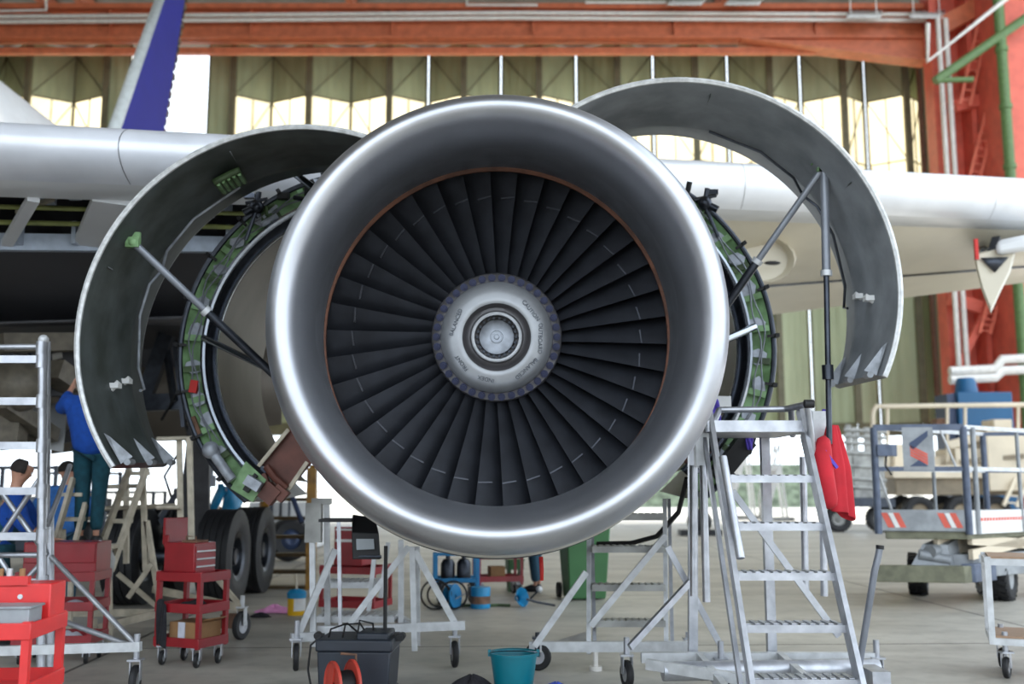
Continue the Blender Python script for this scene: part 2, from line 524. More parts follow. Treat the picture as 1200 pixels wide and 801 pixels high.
# grey hanging heater panels
for i, (x, lb) in enumerate([(1013, 'grey corrugated radiant panel hung under the girder, second from its right end'), (1087, 'grey corrugated radiant panel hung at the right end of the orange girder'), (805, 'small grey radiant panel high on the girder in mid span'), (872, 'grey radiant panel high on the girder between two others')]):
    yy = 17 if i < 2 else 2
    p = P(x, yy, GY - 1.2)
    b = MB()
    n = 12; lo = []; hi = []
    wd = .8
    for j in range(n + 1):
        u = -wd + 2 * wd * j / n; dz = .03 if j % 2 else 0
        lo.append(p + Vector((u - .25, -.5, -.42 + dz))); hi.append(p + Vector((u + .25, .5, .42 + dz)))
    b.loft([lo, hi], False)
    for u in (-.6, .6): b.bar(p + Vector((u, .1, .1)), (p.x + u, p.y + .1, ZR), .03)
    o = b.build('radiant_panel', 'white_paint', loc=p, solid=.03)
    tag(o, lb, 'heater panel', 'radiant panels under the girder', kind='structure')

# orange columns and end wall at the right
CY = 45.0
col = sroot('wall_right')
def cbox(par, name, m, px0, px1, Y0, Y1, z0=0, z1=None, yref=300):
    x0, x1 = xx(px0, yref, Y0), xx(px1, yref, Y0)
    b = MB(); b.box(((x0 + x1) / 2, (Y0 + Y1) / 2, (z0 + (z1 or ZR)) / 2), (x1 - x0, Y1 - Y0, (z1 or ZR) - z0))
    return b.build(name, m, par)
cbox(col, 'column', 'orange_red_sunlit', 1106, 1114, CY, CY + 1)
cbox(col, 'column_web', 'orange_red_sunlit', 1114, 1150, CY + .8, CY + .95)
cbox(col, 'column', 'orange_red_sunlit', 1186, 1230, CY - 2.5, CY)
cbox(col, 'column', 'orange_red_sunlit', 1150, 1156, CY - .3, CY + .8)
b = MB(); lo = []; hi = []
x0, x1 = xx(1140, 300, CY + 1.2), xx(1250, 300, CY + 1.2)
for i in range(60):
    x = x0 + (x1 - x0) * i / 59; y = CY + 1.2 - (.08 if (i // 2) % 2 else 0)
    lo.append((x, y, 0)); hi.append((x, y, ZR))
b.loft([lo, hi], False); b.build('cladding', 'wall_metal', col)
for y0, y1, x1_, x2 in ((80, 62, 1130, 1185), (125, 110, 1118, 1180), (175, 163, 1145, 1185), (350, 360, 1112, 1150)):
    b = MB(); b.bar(P(x1_, y0, CY - .4), P(x2, y1, CY - .4), .3, .55); b.build('cross_beam', 'orange_red_sunlit', col)
b = MB(); b.bar(P(1105, 30, CY - .5), P(1150, 5, CY - .5), .3, .8); b.bar(P(1128, 5, CY + 2), P(1190, 70, CY), .3, .4); b.build('cross_beam', 'orange', col)
b = MB(); b.bar(P(1172, 330, CY - .6), P(1118, 440, CY - .6), .25, .3); b.bar(P(1160, 430, CY - .6), P(1188, 428, CY - .6), .1, .2); b.build('brace', 'orange_red_sunlit', col)
def ladder(par, p0, p1, wid=.45, n=9, m='ladder_salmon_lit'):
    b = MB(); d = Vector((wid, 0, -.05))
    b.bar(p0, p1, .07, .12); b.bar(p0 + d, p1 + d, .07, .12)
    for i in range(n):
        t = (i + .5) / n; q = p0.lerp(p1, t); b.bar(q, q + d, .05)
    b.build('ladder', m, par)
ladder(col, P(1125, 122, CY - 1.0), P(1148, 20, CY - .9))
ladder(col, P(1137, 205, CY - 1.0), P(1157, 124, CY - .9))
ladder(col, P(1148, 390, CY - 1.0), P(1164, 330, CY - .9))
for px, dx, nm in ((1099, 10, 0), (1108, 10, 0)):
    b = MB(); p = P(px, 22, CY - .8); b.cyl((p.x, p.y, 4.6), p, .115, 10); struct(b.build('wall_pipe', 'white_pipe'))
b = MB(); p = P(1171, 20, CY - 3); b.cyl((p.x, p.y, 0), (p.x, p.y, ZR), .22, 12)
for y in (58, 125, 195): q = P(1171, y, CY - 3); b.cyl((p.x, p.y, q.z - .1), (p.x, p.y, q.z + .1), .27, 12)
struct(b.build('wall_pipe', 'green_pipe'))
b = MB(); b.cyl(P(1096, 95, CY - 3.1), P(1215, 12, CY - 3.1), .2, 10); b.cyl(P(1096, 94, CY - 3.1), P(1140, 93, CY - 3.1), .12, 10); struct(b.build('wall_pipe', 'green_pipe'))
b = MB(); b.tube([P(1087, 28, CY - 3.2), P(1087, 72, CY - 3.2), P(1180, -2, CY - 3.2)], .11, 8); struct(b.build('wall_pipe', 'white_pipe'))
for y0, y1 in ((435, 421), (445, 434)):
    b = MB(); b.tube([P(1113, y0, CY - 3.3), P(1166, y0 - 3, CY - 3.3), P(1175, y1, CY - 3.3), P(1240, y1 - 3, CY - 3.3)], .2, 8); struct(b.build('wall_pipe', 'white_pipe'))
b = MB(); p = P(1091, 345, 48.2); b.cyl((p.x, p.y, 3), (p.x, p.y, ZR - 2), .12, 8); struct(b.build('wall_pipe', 'rust'))
# ---------------------------------------------------------------- aircraft
air = thing('aircraft', 'white airliner with silver wing leading edge and blue tail fin', 'aircraft', (-11, 14, 0))
# fuselage
b = MB(); c0 = Vector((-11, 0, 6.5))
b.lathe([(2.82, 1), (2.82, 26), (2.5, 30), (1.6, 36), (.4, 41)], c0, (0, 1, 0), 48)
b.build('fuselage', 'fuselage', air)
# tail fin
FX = -11.0
def fp(px, py):
    """point of the fin's right-hand face: the plane x = FX"""
    dx = (px - 600.0) / F; dy = (400.5 - py) / F
    s = FX / dx
    return Vector((FX, s * (math.cos(TILT) - dy * math.sin(TILT)), H + s * (math.sin(TILT) + dy * math.cos(TILT))))
le0, le1, te0, te1 = fp(127, 152), fp(185, -8), fp(187, 152), fp(214, -8)
ext = 1.35
le0 = le1.lerp(le0, ext); te0 = te1.lerp(te0, ext)
le1 = le0.lerp(le1, 1.25); te1 = te0.lerp(te1, 1.25)
def finsec(l, t, k0, k1, th):
    a = l.lerp(t, k0); e = l.lerp(t, k1)
    X = Vector((1, 0, 0))
    return a, e, X * th
lq0, lq1 = le0.lerp(te0, .05), le1.lerp(te1, .06)
b = MB(); X = Vector((1, 0, 0))
b.hexa([le0, lq0 + X * .25, te0 + X * .16, te0 - X * .16], [le1, lq1 + X * .2, te1 + X * .1, te1 - X * .1])
fin = b.build('fin', 'blue_fin', air)
b = MB()
b.loft([[le0 - X * .02 - (lq0 - le0).normalized() * .05, lq0 + X * .27], [le1 - X * .02 - (lq1 - le1).normalized() * .05, lq1 + X * .22]], False)
b.build('fin_leading_edge', 'fin_edge', fin, solid=.03)
b = MB()
for i in range(26):
    t = i / 26
    p = te0.lerp(te1, t); q = te0.lerp(te1, t + .024)
    b.bar(p + Vector((.05, .05 + .05 * (i % 3), 0)), q + Vector((.05, .1, 0)), .18, .12 + .08 * (i % 2))
b.build('rudder_hinge', 'hinge', fin)

# wing : leading edge line and sections
def yle(x): return 10.5 + .63 * x
def zto(x): return 4.51 + (x + 4) * .157
def nose_h(x): return .56 + (x + 4) * .020
def zbo(x): return zto(x) - nose_h(x)
YTE = 19.4
def zte(x): return 4.72 + (x - 5) * .128 - (0.25 if x < -2 else 0)
NC = .62     # length of the rounded nose
def nose(x, a0, a1, n=18, off=0.0):
    h = nose_h(x) / 2; zc = zto(x) - h
    L = []
    for i in range(n + 1):
        a = R(a0 + (a1 - a0) * i / n)
        L.append(Vector((x, yle(x) + NC - (NC + off) * math.cos(a), zc + (h + off) * math.sin(a))))
    return L
xsl = [-9, -6.5, -4.6, -3.2, -2, -.6, 1, 3, 5, 7.5, 10, 13]
b = MB(); b.loft([nose(x, 90, -62) for x in xsl if x < 1], False)
slat = b.build('leading_edge', 'slat_metal', air)
b = MB(); b.loft([nose(x, 90, -62) for x in [-.6] + [x for x in xsl if x >= 1]], False); b.build('outboard_leading_edge', 'slat_overexposed', air)
b = MB(); b.loft([nose(x, -62, -90, 6) + [Vector((x, yle(x) + NC + .12, zbo(x) + .0))] for x in xsl], False)
b.build('leading_edge_lower', 'wing_grey', slat)
# slat panel joints
for x in (-3.35, .9, 2.9, 5.0, 7.4, 9.6):
    b = MB(); l = nose(x, 88, -60, 14, .004); b.loft([l, [p + Vector((.006, .0038, 0)) for p in l]], False); b.build('panel_joint', 'spinner_dark', slat)
# upper skin
b = MB(); b.loft([[Vector((x, yle(x) + NC, zto(x))), Vector((x, yle(x) + 2.2, zto(x) - .02)), Vector((x, YTE, zte(x) + .1))] for x in xsl], False)
b.build('upper_skin', 'wing_grey', air)
# lower skin outboard (bounce tint in its beige) with flap line
xo = [x for x in xsl if x >= -.6]
def low(x, t):
    y0 = yle(x) + NC + .1; y = y0 + (YTE - y0) * t
    return Vector((x, y, zbo(x) + (zte(x) - zbo(x)) * t - .22 * math.sin(PI * min(1, t * 1.15)) * (1 - t)))
b = MB(); b.loft([[low(x, t / 8) for t in range(9)] for x in xo], False)
b.build('lower_skin', 'wing_beige_bounce', air)
b = MB()
for t in (.50,):
    for i in range(len(xo) - 1):
        p, q = low(xo[i], t), low(xo[i + 1], t)
        b.bar(p + Vector((0, 0, -.012)), q + Vector((0, 0, -.012)), .05, .03)
b.build('flap_joint', 'steel_dark', air)
b = MB()
p, q = P(872, 292, 14.6), P(1142, 283, 16.9); b.cyl(p, q, .03, 8); b.build('flap_tube', 'white_pipe', air)
# inboard lower skin: shade put into its darker grey, behind an open bay
xi = [-9, -6.5, -4.6, -3.2, -2, -.6]
def bay(x, t):
    y = yle(x) + NC + .1 + 1.25 * t
    return Vector((x, y, zbo(x) - .14 * t))
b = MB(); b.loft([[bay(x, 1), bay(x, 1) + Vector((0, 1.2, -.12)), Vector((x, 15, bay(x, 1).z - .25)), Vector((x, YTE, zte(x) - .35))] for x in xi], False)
b.build('belly_skin', 'belly_shaded', air)
# bay interior
by = MB()
by.loft([[bay(x, 0), bay(x, 0) + Vector((0, .1, .42)), bay(x, 1) + Vector((0, .1, .42)), bay(x, 1)] for x in xi], False)
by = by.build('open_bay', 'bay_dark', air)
b = MB()
for i in range(len(xi) - 1):
    p, q = bay(xi[i], .97), bay(xi[i + 1], .97); b.bar(p + Vector((0, 0, .02)), q + Vector((0, 0, .02)), .10, .16)
x = -8.0
while x < -.8:
    p = bay(x, .9); b.box(p + Vector((0, -.02, .08)), (.04, .12, .22)); x += .42
b.build('bay_sill', 'bay_light', by)
def bx(px, t):
    """x on the bay at photo column px"""
    y = 9.0
    for _ in range(12):
        x = (px - 600) / F * y * 1.01; y = yle(x) + NC + .1 + 1.25 * t
    return x
for pa, pb, wd in ((12, 20, .10), (112, 127, .42), (290, 300, .1)):
    x0 = bx(pa + 16, 0); x1 = bx(pb - 22, 1)
    b = MB(); p, q = bay(x0, 0), bay(x1, 1)
    b.bar(p + Vector((0, 0, -.01)), q + Vector((0, 0, -.01)), wd, .06); b.build('bay_rib', 'wing_grey', by)
for t, dz, r in ((.45, .12, .022), (.72, .1, .024), (.3, .25, .03)):
    b = MB(); b.tube([bay(x, t) + Vector((0, 0, dz)) for x in xi], r, 8); b.build('bay_tube', 'olive_tube' if r < .03 else 'steel_dark', by)
b = MB(); b.bar(P(20, 248, 9.3), P(62, 233, 9.0), .04); b.build('bay_strut', 'alu_beige', by)
random.seed(3)
x = -7.5
while x < -.9:
    p = bay(x, random.uniform(.2, .7)); b = MB(); b.box(p + Vector((0, 0, .3)), (random.uniform(.06, .2), .15, random.uniform(.1, .3))); x += .23; b.build('bay_equipment', 'bay_light', by)
# pylon
b = MB()
b.hexa([(-.35, 8.4, 3.7), (.15, 8.4, 3.7), (.15, 8.4, 3.95), (-.35, 8.4, 3.95)], [(-.35, 12.5, 3.9), (.15, 12.5, 3.9), (.15, 12.0, 4.7), (-.35, 12.0, 4.7)])
b.build('pylon', 'wing_grey', air, bevel=.06)
# flap track fairings
def fairing(name, pts, m='wing_beige_bounce'):
    """pts: (centre px, centre py, Y, half width, half height)"""
    L = []
    for px, py, Y, hw, hh in pts:
        c = P(px, py, Y)
        L.append([c + Vector((hw * math.cos(2 * PI * k / 18), 0, hh * math.sin(2 * PI * k / 18))) for k in range(18)])
    b = MB(); b.loft(L, True, False, True); return b.build(name, m, air)
fairing('flap_fairing', [(893, 304, 14.2, .36, .3), (898, 304, 14.0, .4, .32), (900, 300, 15.5, .45, .3), (900, 296, 17.5, .4, .2)], 'wing_beige_bounce')
b = MB(); p = P(905, 308, 13.98); b.ball(p, .11, 12, (1.1, .25, .28)); b.build('drain_opening', 'black', air)
# open V fairing at the right
rg = [(1141, 299), (1144, 316), (1151, 342), (1161, 367), (1172, 343), (1184, 319), (1190, 297), (1166, 292)]
L = []
for Y_, k_ in ((15.35, .9), (15.5, 1.0), (16.2, .9), (17.4, .55)):
    L.append([P(1165 + (x - 1165) * k_, 300 + (y - 300) * k_ - (0 if Y_ < 16 else 6 * (Y_ - 15.5)), Y_) for x, y in rg])
b = MB(); b.loft(L, True, False, True); b.build('flap_fairing', 'wing_beige_bounce', air)
b = MB(); b.add([P(1149, 302, 15.3), P(1182, 301, 15.3), P(1166, 319, 15.3)], [(0, 1, 2)]); b.build('flap_opening', 'steel_dark', air, solid=.02)
b = MB(); b.hexa([P(1147, 298, 15.8), P(1184, 300, 15.8), P(1186, 293, 15.8), P(1150, 292, 15.8)], [P(1150, 290, 18.5), P(1184, 290, 18.5), P(1184, 284, 18.5), P(1150, 284, 18.5)])
b.bar(P(1162, 300, 15.5), P(1168, 281, 15.9), .12); b.bar(P(1150, 302, 15.5), P(1172, 288, 15.8), .06); b.build('flap_track', 'steel_dark', air)
b = MB(); b.hexa([P(1167, 300, 15.2), P(1215, 292, 15.2), P(1215, 272, 15.2), P(1167, 282, 15.2)], [P(1172, 298, 17.5), P(1225, 290, 17.5), P(1225, 274, 17.5), P(1172, 282, 17.5)])
b.build('flap_end', 'wing_grey', air, bevel=.08)
b = MB(); b.box(P(1144, 292, 15.3), (.05, .05, .32)); b.build('warning_flag', 'redtag', air)

# main landing gear (bogie with four wheels)
gear = bpy.data.objects.new('landing_gear', None); COL.objects.link(gear); gear.parent = air; WL[gear.name] = WL[air.name].copy()
TR_, TW = .585, .44
def tyre(c, n=40):
    b = MB(); c = Vector(c)
    prof = [(.30, -TW * .42), (.36, -TW * .47), (.47, -TW * .5), (.545, -TW * .44)]
    for k in range(5):
        u = -TW * .36 + TW * .72 * k / 4
        prof += [(TR_ - .004, u - .035), (TR_, u - .03), (TR_, u + .03), (TR_ - .004, u + .035), (TR_ - .022, u + .037), (TR_ - .022, u + .05)]
    prof = prof[:-2] + [(.545, TW * .44), (.47, TW * .5), (.36, TW * .47), (.30, TW * .42)]
    b.lathe(prof, c, (1, 0, 0), n); o = b.build('tyre', 'rubber', gear, angle=30)
    b = MB(); b.lathe([(.001, -.12), (.10, -.16), (.12, -.1), (.2, -.05), (.24, -.17), (.30, -.19), (.30, .19), (.24, .17), (.2, .05), (.12, .1), (.10, .16), (.001, .12)], c, (1, 0, 0), 28)
    for k in range(9):
        a = 2 * PI * k / 9; b.cyl(c + Vector((-.07, .16 * math.cos(a), .16 * math.sin(a))), c + Vector((.07, .16 * math.cos(a), .16 * math.sin(a))), .022, 8)
    b.build('wheel_hub', 'steel_dark', gear)
GX, GY0, GY1 = -3.62, 13.1, 14.55
for x in (GX, GX - 1.14):
    for y in (GY0, GY1): tyre((x, y, TR_))
b = MB(); mx_ = GX - .57
b.cyl((mx_, GY0, TR_), (mx_, GY1, TR_), .14, 16)
for y in (GY0, GY1): b.cyl((GX + .15, y, TR_), (GX - 1.29, y, TR_), .09, 14)
b.build('bogie_beam', 'steel_dark', gear)
b = MB(); b.cyl((mx_, 13.8, TR_), (mx_, 13.8, 1.7), .11, 16); b.cyl((mx_, 13.8, 1.5), (mx_ + .05, 13.8, 3.6), .19, 18); b.cyl((mx_, 13.8, 1.45), (mx_, 13.8, 1.6), .23, 18); b.cyl((mx_, 13.8, 2.6), (mx_, 13.8, 2.75), .23, 18)
b.build('shock_strut', 'steel_dark', gear)
b = MB(); b.bar(P(168, 470, 13.6), P(196, 392, 13.6), .14, .2); b.build('side_brace', 'steel_dark', gear)
b = MB(); b.bar(P(166, 472, 13.6), P(222, 470, 13.6), .16, .22); b.bar(P(193, 395, 13.6), P(204, 470, 13.5), .07); b.bar(P(205, 400, 13.4), P(215, 500, 13.4), .05); b.build('side_brace', 'steel_dark', gear)
b = MB(); b.bar((mx_ - .1, 13.5, 1.5), (mx_ - .35, 13.4, 1.05), .07); b.bar((mx_ - .35, 13.4, 1.05), (mx_ - .1, 13.5, .65), .07)
b.build('torque_link', 'steel_dark', gear)
b = MB(); random.seed(11)
for i in range(9):
    x0 = mx_ + random.uniform(-.3, .3); z0 = random.uniform(1.4, 3.4)
    b.tube([(x0, 13.5, z0), (x0 + random.uniform(-.15, .15), 13.42, z0 - .3), (x0 + random.uniform(-.2, .2), 13.5, z0 - .7)], .018, 6)
b.build('hydraulic_hose', 'black', gear)
b = MB(); b.hexa([P(205, 640, 13.3), P(244, 640, 13.3), P(246, 470, 13.3), P(224, 470, 13.3)], [P(208, 640, 13.5), P(246, 640, 13.5), P(248, 470, 13.5), P(226, 470, 13.5)])
b.build('gear_door', 'bay_dark', gear)
# keel panels and beams of the wheel well, left
b = MB()
for pts, wd in (([(0, 402, 11), (150, 400, 12)], .25), ([(60, 432, 11.5), (130, 480, 12.5)], .28), ([(0, 470, 11), (60, 510, 12)], .2), ([(20, 420, 11.5), (10, 520, 11.5)], .3), ([(-20, 440, 11), (40, 520, 12)], .14)):
    b.bar(P(*pts[0]), P(*pts[1]), wd, wd * .8)
b.build('wheel_well_beam', 'well_beige', air)
b = MB(); b.ball(P(22, 452, 11.2), .32, 16, (1, .8, .9)); b.build('wheel_well_bottle', 'well_beige', air)
b = MB()
for i in range(7):
    b.tube([P(-10 + 22 * i, 405, 11.8), P(-5 + 22 * i, 440, 11.9), P(15 + 20 * i, 470 + 6 * (i % 3), 12.2)], .03, 6)
b.build('wheel_well_pipe', 'steel_dark', air)
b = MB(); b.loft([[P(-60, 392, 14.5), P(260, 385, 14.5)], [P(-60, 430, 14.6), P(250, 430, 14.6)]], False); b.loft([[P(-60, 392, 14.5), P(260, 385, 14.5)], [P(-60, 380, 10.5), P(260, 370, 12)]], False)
b.build('wheel_well_panel', 'belly_shaded', air, solid=.03)
b = MB(); b.loft([[P(60, 418, 15), P(330, 395, 15)], [P(60, 532, 15.2), P(330, 497, 15.2)]], False)
b.build('gear_bay_door', 'ductwall', air, solid=.03)
b = MB(); b.hexa([P(-30, 505, 12), P(74, 530, 12), P(80, 470, 12.4), P(30, 482, 12.4)], [P(-30, 502, 12.1), P(74, 527, 12.1), P(80, 468, 12.5), P(30, 480, 12.5)]); b.build('gear_door', 'wing_grey', air)
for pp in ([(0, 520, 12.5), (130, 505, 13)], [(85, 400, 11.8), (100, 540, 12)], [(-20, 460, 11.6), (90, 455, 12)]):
    b = MB(); b.bar(P(*pp[0]), P(*pp[1]), .2, .16); b.build('wheel_well_beam', 'belly_shaded', air)
b = MB(); b.cyl(P(58, 419, 12.5), P(96, 410, 12.5), .045, 8); b.build('light_gap_bar', 'white_pipe', air)  # white bar stands in for a bright gap of light

# ---------------------------------------------------------------- engine
LC = (583.0, 384.5)
def lerp(a, c, t): return a + (c - a) * t
def axis(Y):
    """engine axis at depth Y (the inlet droops a little)"""
    a = P(583, 371, 6.0); f = P(582, 395, 7.0)
    d = (f - a)
    g = P(570, 399, 8.2)
    if Y <= 7.0:
        t = Y - 6.0; p = a + d * t
    else:
        t = (Y - 7.0) / 1.2; p = f + (g - f) * t
    return Vector((p.x, Y, p.z))
def rev(prof, n=128, a0=0, a1=360):
    L = []
    for r, Y in prof:
        c = axis(Y); ring = a1 - a0 >= 360
        m = n if ring else n + 1
        L.append([c + Vector((r * math.cos(R(a0 + (a1 - a0) * k / n)), 0, r * math.sin(R(a0 + (a1 - a0) * k / n)))) for k in range(m)])
    b = MB(); b.loft(L, a1 - a0 >= 360); return b
eng = thing('turbofan_engine', 'big silver jet engine with open cowl doors hanging under the wing', 'jet engine', (axis(7).x, 7.0, 0))
cowl_prof = []
# lip: outer quarter, then inner contraction
for i in range(13):
    a = R(90 * i / 12); cowl_prof.append((1.272 + .138 * math.sin(a), 6.28 - .43 * math.cos(a)))
cowl_prof = cowl_prof[::-1]
lipin = []
for i in range(1, 13):
    a = R(90 * i / 12); lipin.append((1.272 - .142 * math.sin(a), 6.28 - .43 * math.cos(a)))
b = rev(cowl_prof + lipin, 160); b.build('inlet_lip', 'lip', eng, angle=60)
b = rev([(1.130, 6.28), (1.126, 6.4), (1.138, 6.6), (1.162, 6.8), (1.196, 6.93)], 160); b.build('inlet_barrel', 'barrel', eng, angle=60)
b = rev([(1.410, 6.28), (1.432, 6.38), (1.45, 6.5), (1.455, 6.56), (1.30, 6.57)], 128); b.build('nose_cowl', 'nacelle_white', eng)
b = rev([(1.198, 6.93), (1.172, 6.945), (1.170, 6.955), (1.23, 6.975), (1.23, 7.3)], 128); b.build('rub_strip', 'rubstrip', eng)
b = rev([(1.22, 6.57), (1.46, 6.62), (1.48, 6.75), (1.36, 6.95), (1.34, 7.7), (1.42, 7.75), (1.42, 7.95), (1.25, 8.0)], 96); b.build('fan_case', 'black', eng)
b = rev([(1.225, 7.32), (.3, 7.38), (.001, 7.4)], 64); b.build('stator_disc', 'black', eng)
b = rev([(.72, 7.5), (.75, 8.4), (.7, 9.5), (.5, 11)], 48); b.build('core_cowl', 'steel_dark', eng)
# fan blades
NB = 38
FC = axis(6.98)
RH, RT = .425, 1.216
def blade_mesh():
    n = 12; m = 6; fr = []; bk = []
    for i in range(n + 1):
        t = i / n; r = RH + (RT - RH) * t
        stag = R(40 + 23 * t); ch = .20 + .075 * t
        lean = .05 * t ** .8
        rowf = []; rowb = []
        for j in range(m + 1):
            u = j / m
            tang = u * ch * math.sin(stag) + .010 * math.sin(PI * u) + lean
            ax = u * ch * math.cos(stag)
            th = .010 * math.sin(PI * min(1, u * .85 + .15)) + .002
            al = tang / r
            rowf.append((r, al, ax - th / 2)); rowb.append((r, al, ax + th / 2))
        fr.append(rowf); bk.append(rowb)
    return fr, bk
fr, bk = blade_mesh()
def pol(q, th):
    r, al, ax = q; a = PI / 2 + th + al
    return FC + Vector((r * math.cos(a), ax, r * math.sin(a)))
for k in range(NB):
    th = 2 * PI * k / NB
    b = MB()
    L = []
    for i in range(len(fr)):
        L.append([pol(q, th) for q in fr[i]] + [pol(q, th) for q in bk[i][::-1]])
    b.loft(L, True, False, True)
    o = b.build('fan_blade', 'blade', eng, angle=30)
    # mid-span shroud: a short shelf from the leading edge
    t = .72; r = RH + (RT - RH) * t; e = .05 * t ** .8
    q = [(r, (e + .002) / r, -.004), (r - .008, (e + .098) / r, .028), (r - .008, (e + .098) / r, .085), (r, (e + .002) / r, .02)]
    b = MB(); b.hexa([pol(x, th) for x in q], [pol((x[0] + .010, x[1], x[2]), th) for x in q])
    b.build('midspan_shroud', 'blade_edge', o)
# spinner
def spin(prof, n=72):
    L = []
    for r, d in prof:
        c = axis(6.98) + (axis(6.98) - camo.location).normalized() * d
        L.append([c + Vector((r * math.cos(2 * PI * k / n), 0, r * math.sin(2 * PI * k / n))) for k in range(n)])
    b = MB(); b.loft(L); return b
b = spin([(.445, .02), (.447, -.02), (.435, -.045), (.385, -.06), (.382, -.075)]); sp = b.build('spinner', 'spinner_dark', eng, angle=50)
b = spin([(.382, -.075), (.375, -.10), (.352, -.14), (.33, -.17), (.30, -.185), (.265, -.192), (.245, -.198), (.230, -.188)])
b.build('spinner_cone', 'spinner', sp, angle=60)
b = spin([(.230, -.188), (.214, -.155), (.200, -.135), (.182, -.135), (.174, -.165), (.170, -.20)])
b.build('spinner_groove', 'spinner_dark', sp, angle=60)
b = spin([(.170, -.20), (.168, -.225), (.160, -.232), (.150, -.225), (.148, -.20)]); b.build('spinner_rim', 'alu_white', sp)
b = spin([(.148, -.20), (.146, -.06), (.12, -.05)]); b.build('spinner_recess', 'spinner_dark', sp)
b = spin([(.12, -.05), (.118, -.075), (.10, -.08), (.045, -.085), (.040, -.092), (.034, -.092), (.032, -.086), (.020, -.086), (.014, -.095), (.001, -.096)]); b.build('spinner_plug', 'patch', sp)
EA = (axis(6.98) - camo.location).normalized()
b = MB()
for k in range(NB):
    a = 2 * PI * k / NB; c = axis(6.98) + EA * -.052 + Vector((.411 * math.cos(a), 0, .411 * math.sin(a)))
    b = MB(); b.cyl(c + EA * .01, c - EA * .016, .026, 10); b.cyl(c - EA * .015, c - EA * .03, .015, 6); b.build('spinner_bolt', 'bolt', sp)
b = MB()
for k in range(22):
    a = 2 * PI * k / 22; c = axis(6.98) + EA * -.09 + Vector((.132 * math.cos(a), 0, .132 * math.sin(a)))
    b = MB(); b.cyl(c + EA * .03, c - EA * .02, .011, 6); b.build('recess_bolt', 'steel_dark', sp)
WORDS = []
# stamped words round the cone
for wd, deg in (('CAUTION', 38), ('OUTBOARD', -2), ('BALANCED', -47), ('INDEX', -104), ('FRONT', -143), ('BALANCED', 160)):
    cu = bpy.data.curves.new('stamped_word', 'FONT'); cu.body = wd; cu.size = .038; cu.align_x = 'CENTER'; cu.align_y = 'CENTER'; cu.extrude = .0012
    cu.materials.append(M['ink'])
    o = bpy.data.objects.new('stamped_word', cu); COL.objects.link(o); o.parent = sp
    WORDS.append(o)
    a = R(deg); rr = .292
    p = axis(6.98) + EA * -.1935 + Vector((rr * math.cos(a), 0, rr * math.sin(a)))
    o.location = p - WL[eng.name]
    ang = a - PI / 2
    o.matrix_local = Matrix.Translation(p - WL[eng.name]) @ Matrix.Rotation(PI / 2, 4, 'X') @ Matrix.Rotation(ang, 4, 'Z') @ Matrix.Rotation(R(-8), 4, 'X')

bpy.context.view_layer.update()
dg = bpy.context.evaluated_depsgraph_get()
for o in WORDS:
    me = bpy.data.meshes.new_from_object(o.evaluated_get(dg)); me.name = 'stamped_word'
    k = bpy.data.objects.new('word', me); COL.objects.link(k); k.parent = sp; k.matrix_local = o.matrix_local.copy()
    if not me.materials: me.materials.append(M['ink'])
    bpy.data.objects.remove(o); k.name = 'stamped_word'
# fan cowl doors and thrust reverser halves : arcs
def arc_pt(cp, Y, rp, a, dr=0.0):
    c = P(cp[0], cp[1], Y); u = U(cp[1], Y)
    return c + Vector(((rp * u + dr) * math.cos(R(a)), 0, (rp * u + dr) * math.sin(R(a))))
def cowl_door(front, aft, Yf, Ya, af, aa, mi, lab):
    """front/aft: (cx, cy, r) in photo pixels; af/aa angle ranges"""
    n = 72
    def pt(t, v, dr):
        a = lerp(lerp(af[0], af[1], t), lerp(aa[0], aa[1], t), v)
        p = arc_pt(front, Yf, front[2], a, dr); q = arc_pt(aft, Ya, aft[2], a, dr)
        return p.lerp(q, v)
    root = bpy.data.objects.new('fan_cowl_door', None); COL.objects.link(root); root.parent = eng; WL[root.name] = WL[eng.name].copy()
    # inner skin with a recessed band
    vs = [(0, -.03), (.06, -.045), (.14, -.05), (.17, -.06), (.54, -.07), (.58, -.10), (.64, -.10), (.67, -.06), (.96, -.05), (1, -.03)]
    b = MB(); b.loft([[pt(i / n, v, dr) for v, dr in vs] for i in range(n + 1)], False); b.build('inner_skin', mi, root)
    b = MB(); b.loft([[pt(i / n, v, 0.0) for v in (0, .33, .66, 1)] for i in range(n + 1)], False); b.build('outer_skin', 'cowl_outer', root)
    for v in (0, 1):
        b = MB(); b.tube([pt(i / n, v, -.015) for i in range(n + 1)], .019, 6); b.build('edge_seal', 'seal', root)
    for tt in (0, 1):
        b = MB(); b.loft([[pt(tt, v, 0) for v, d in vs], [pt(tt, v, d) for v, d in vs]], False); b.build('end_closure', 'steel_dark', root)
    return root, pt
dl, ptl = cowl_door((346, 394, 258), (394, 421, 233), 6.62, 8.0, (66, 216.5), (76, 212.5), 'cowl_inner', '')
dr_, ptr = cowl_door((802, 335, 255.5), (774, 368, 223.5), 6.62, 7.75, (126, -25), (121, -23), 'cowl_inner_light', '')
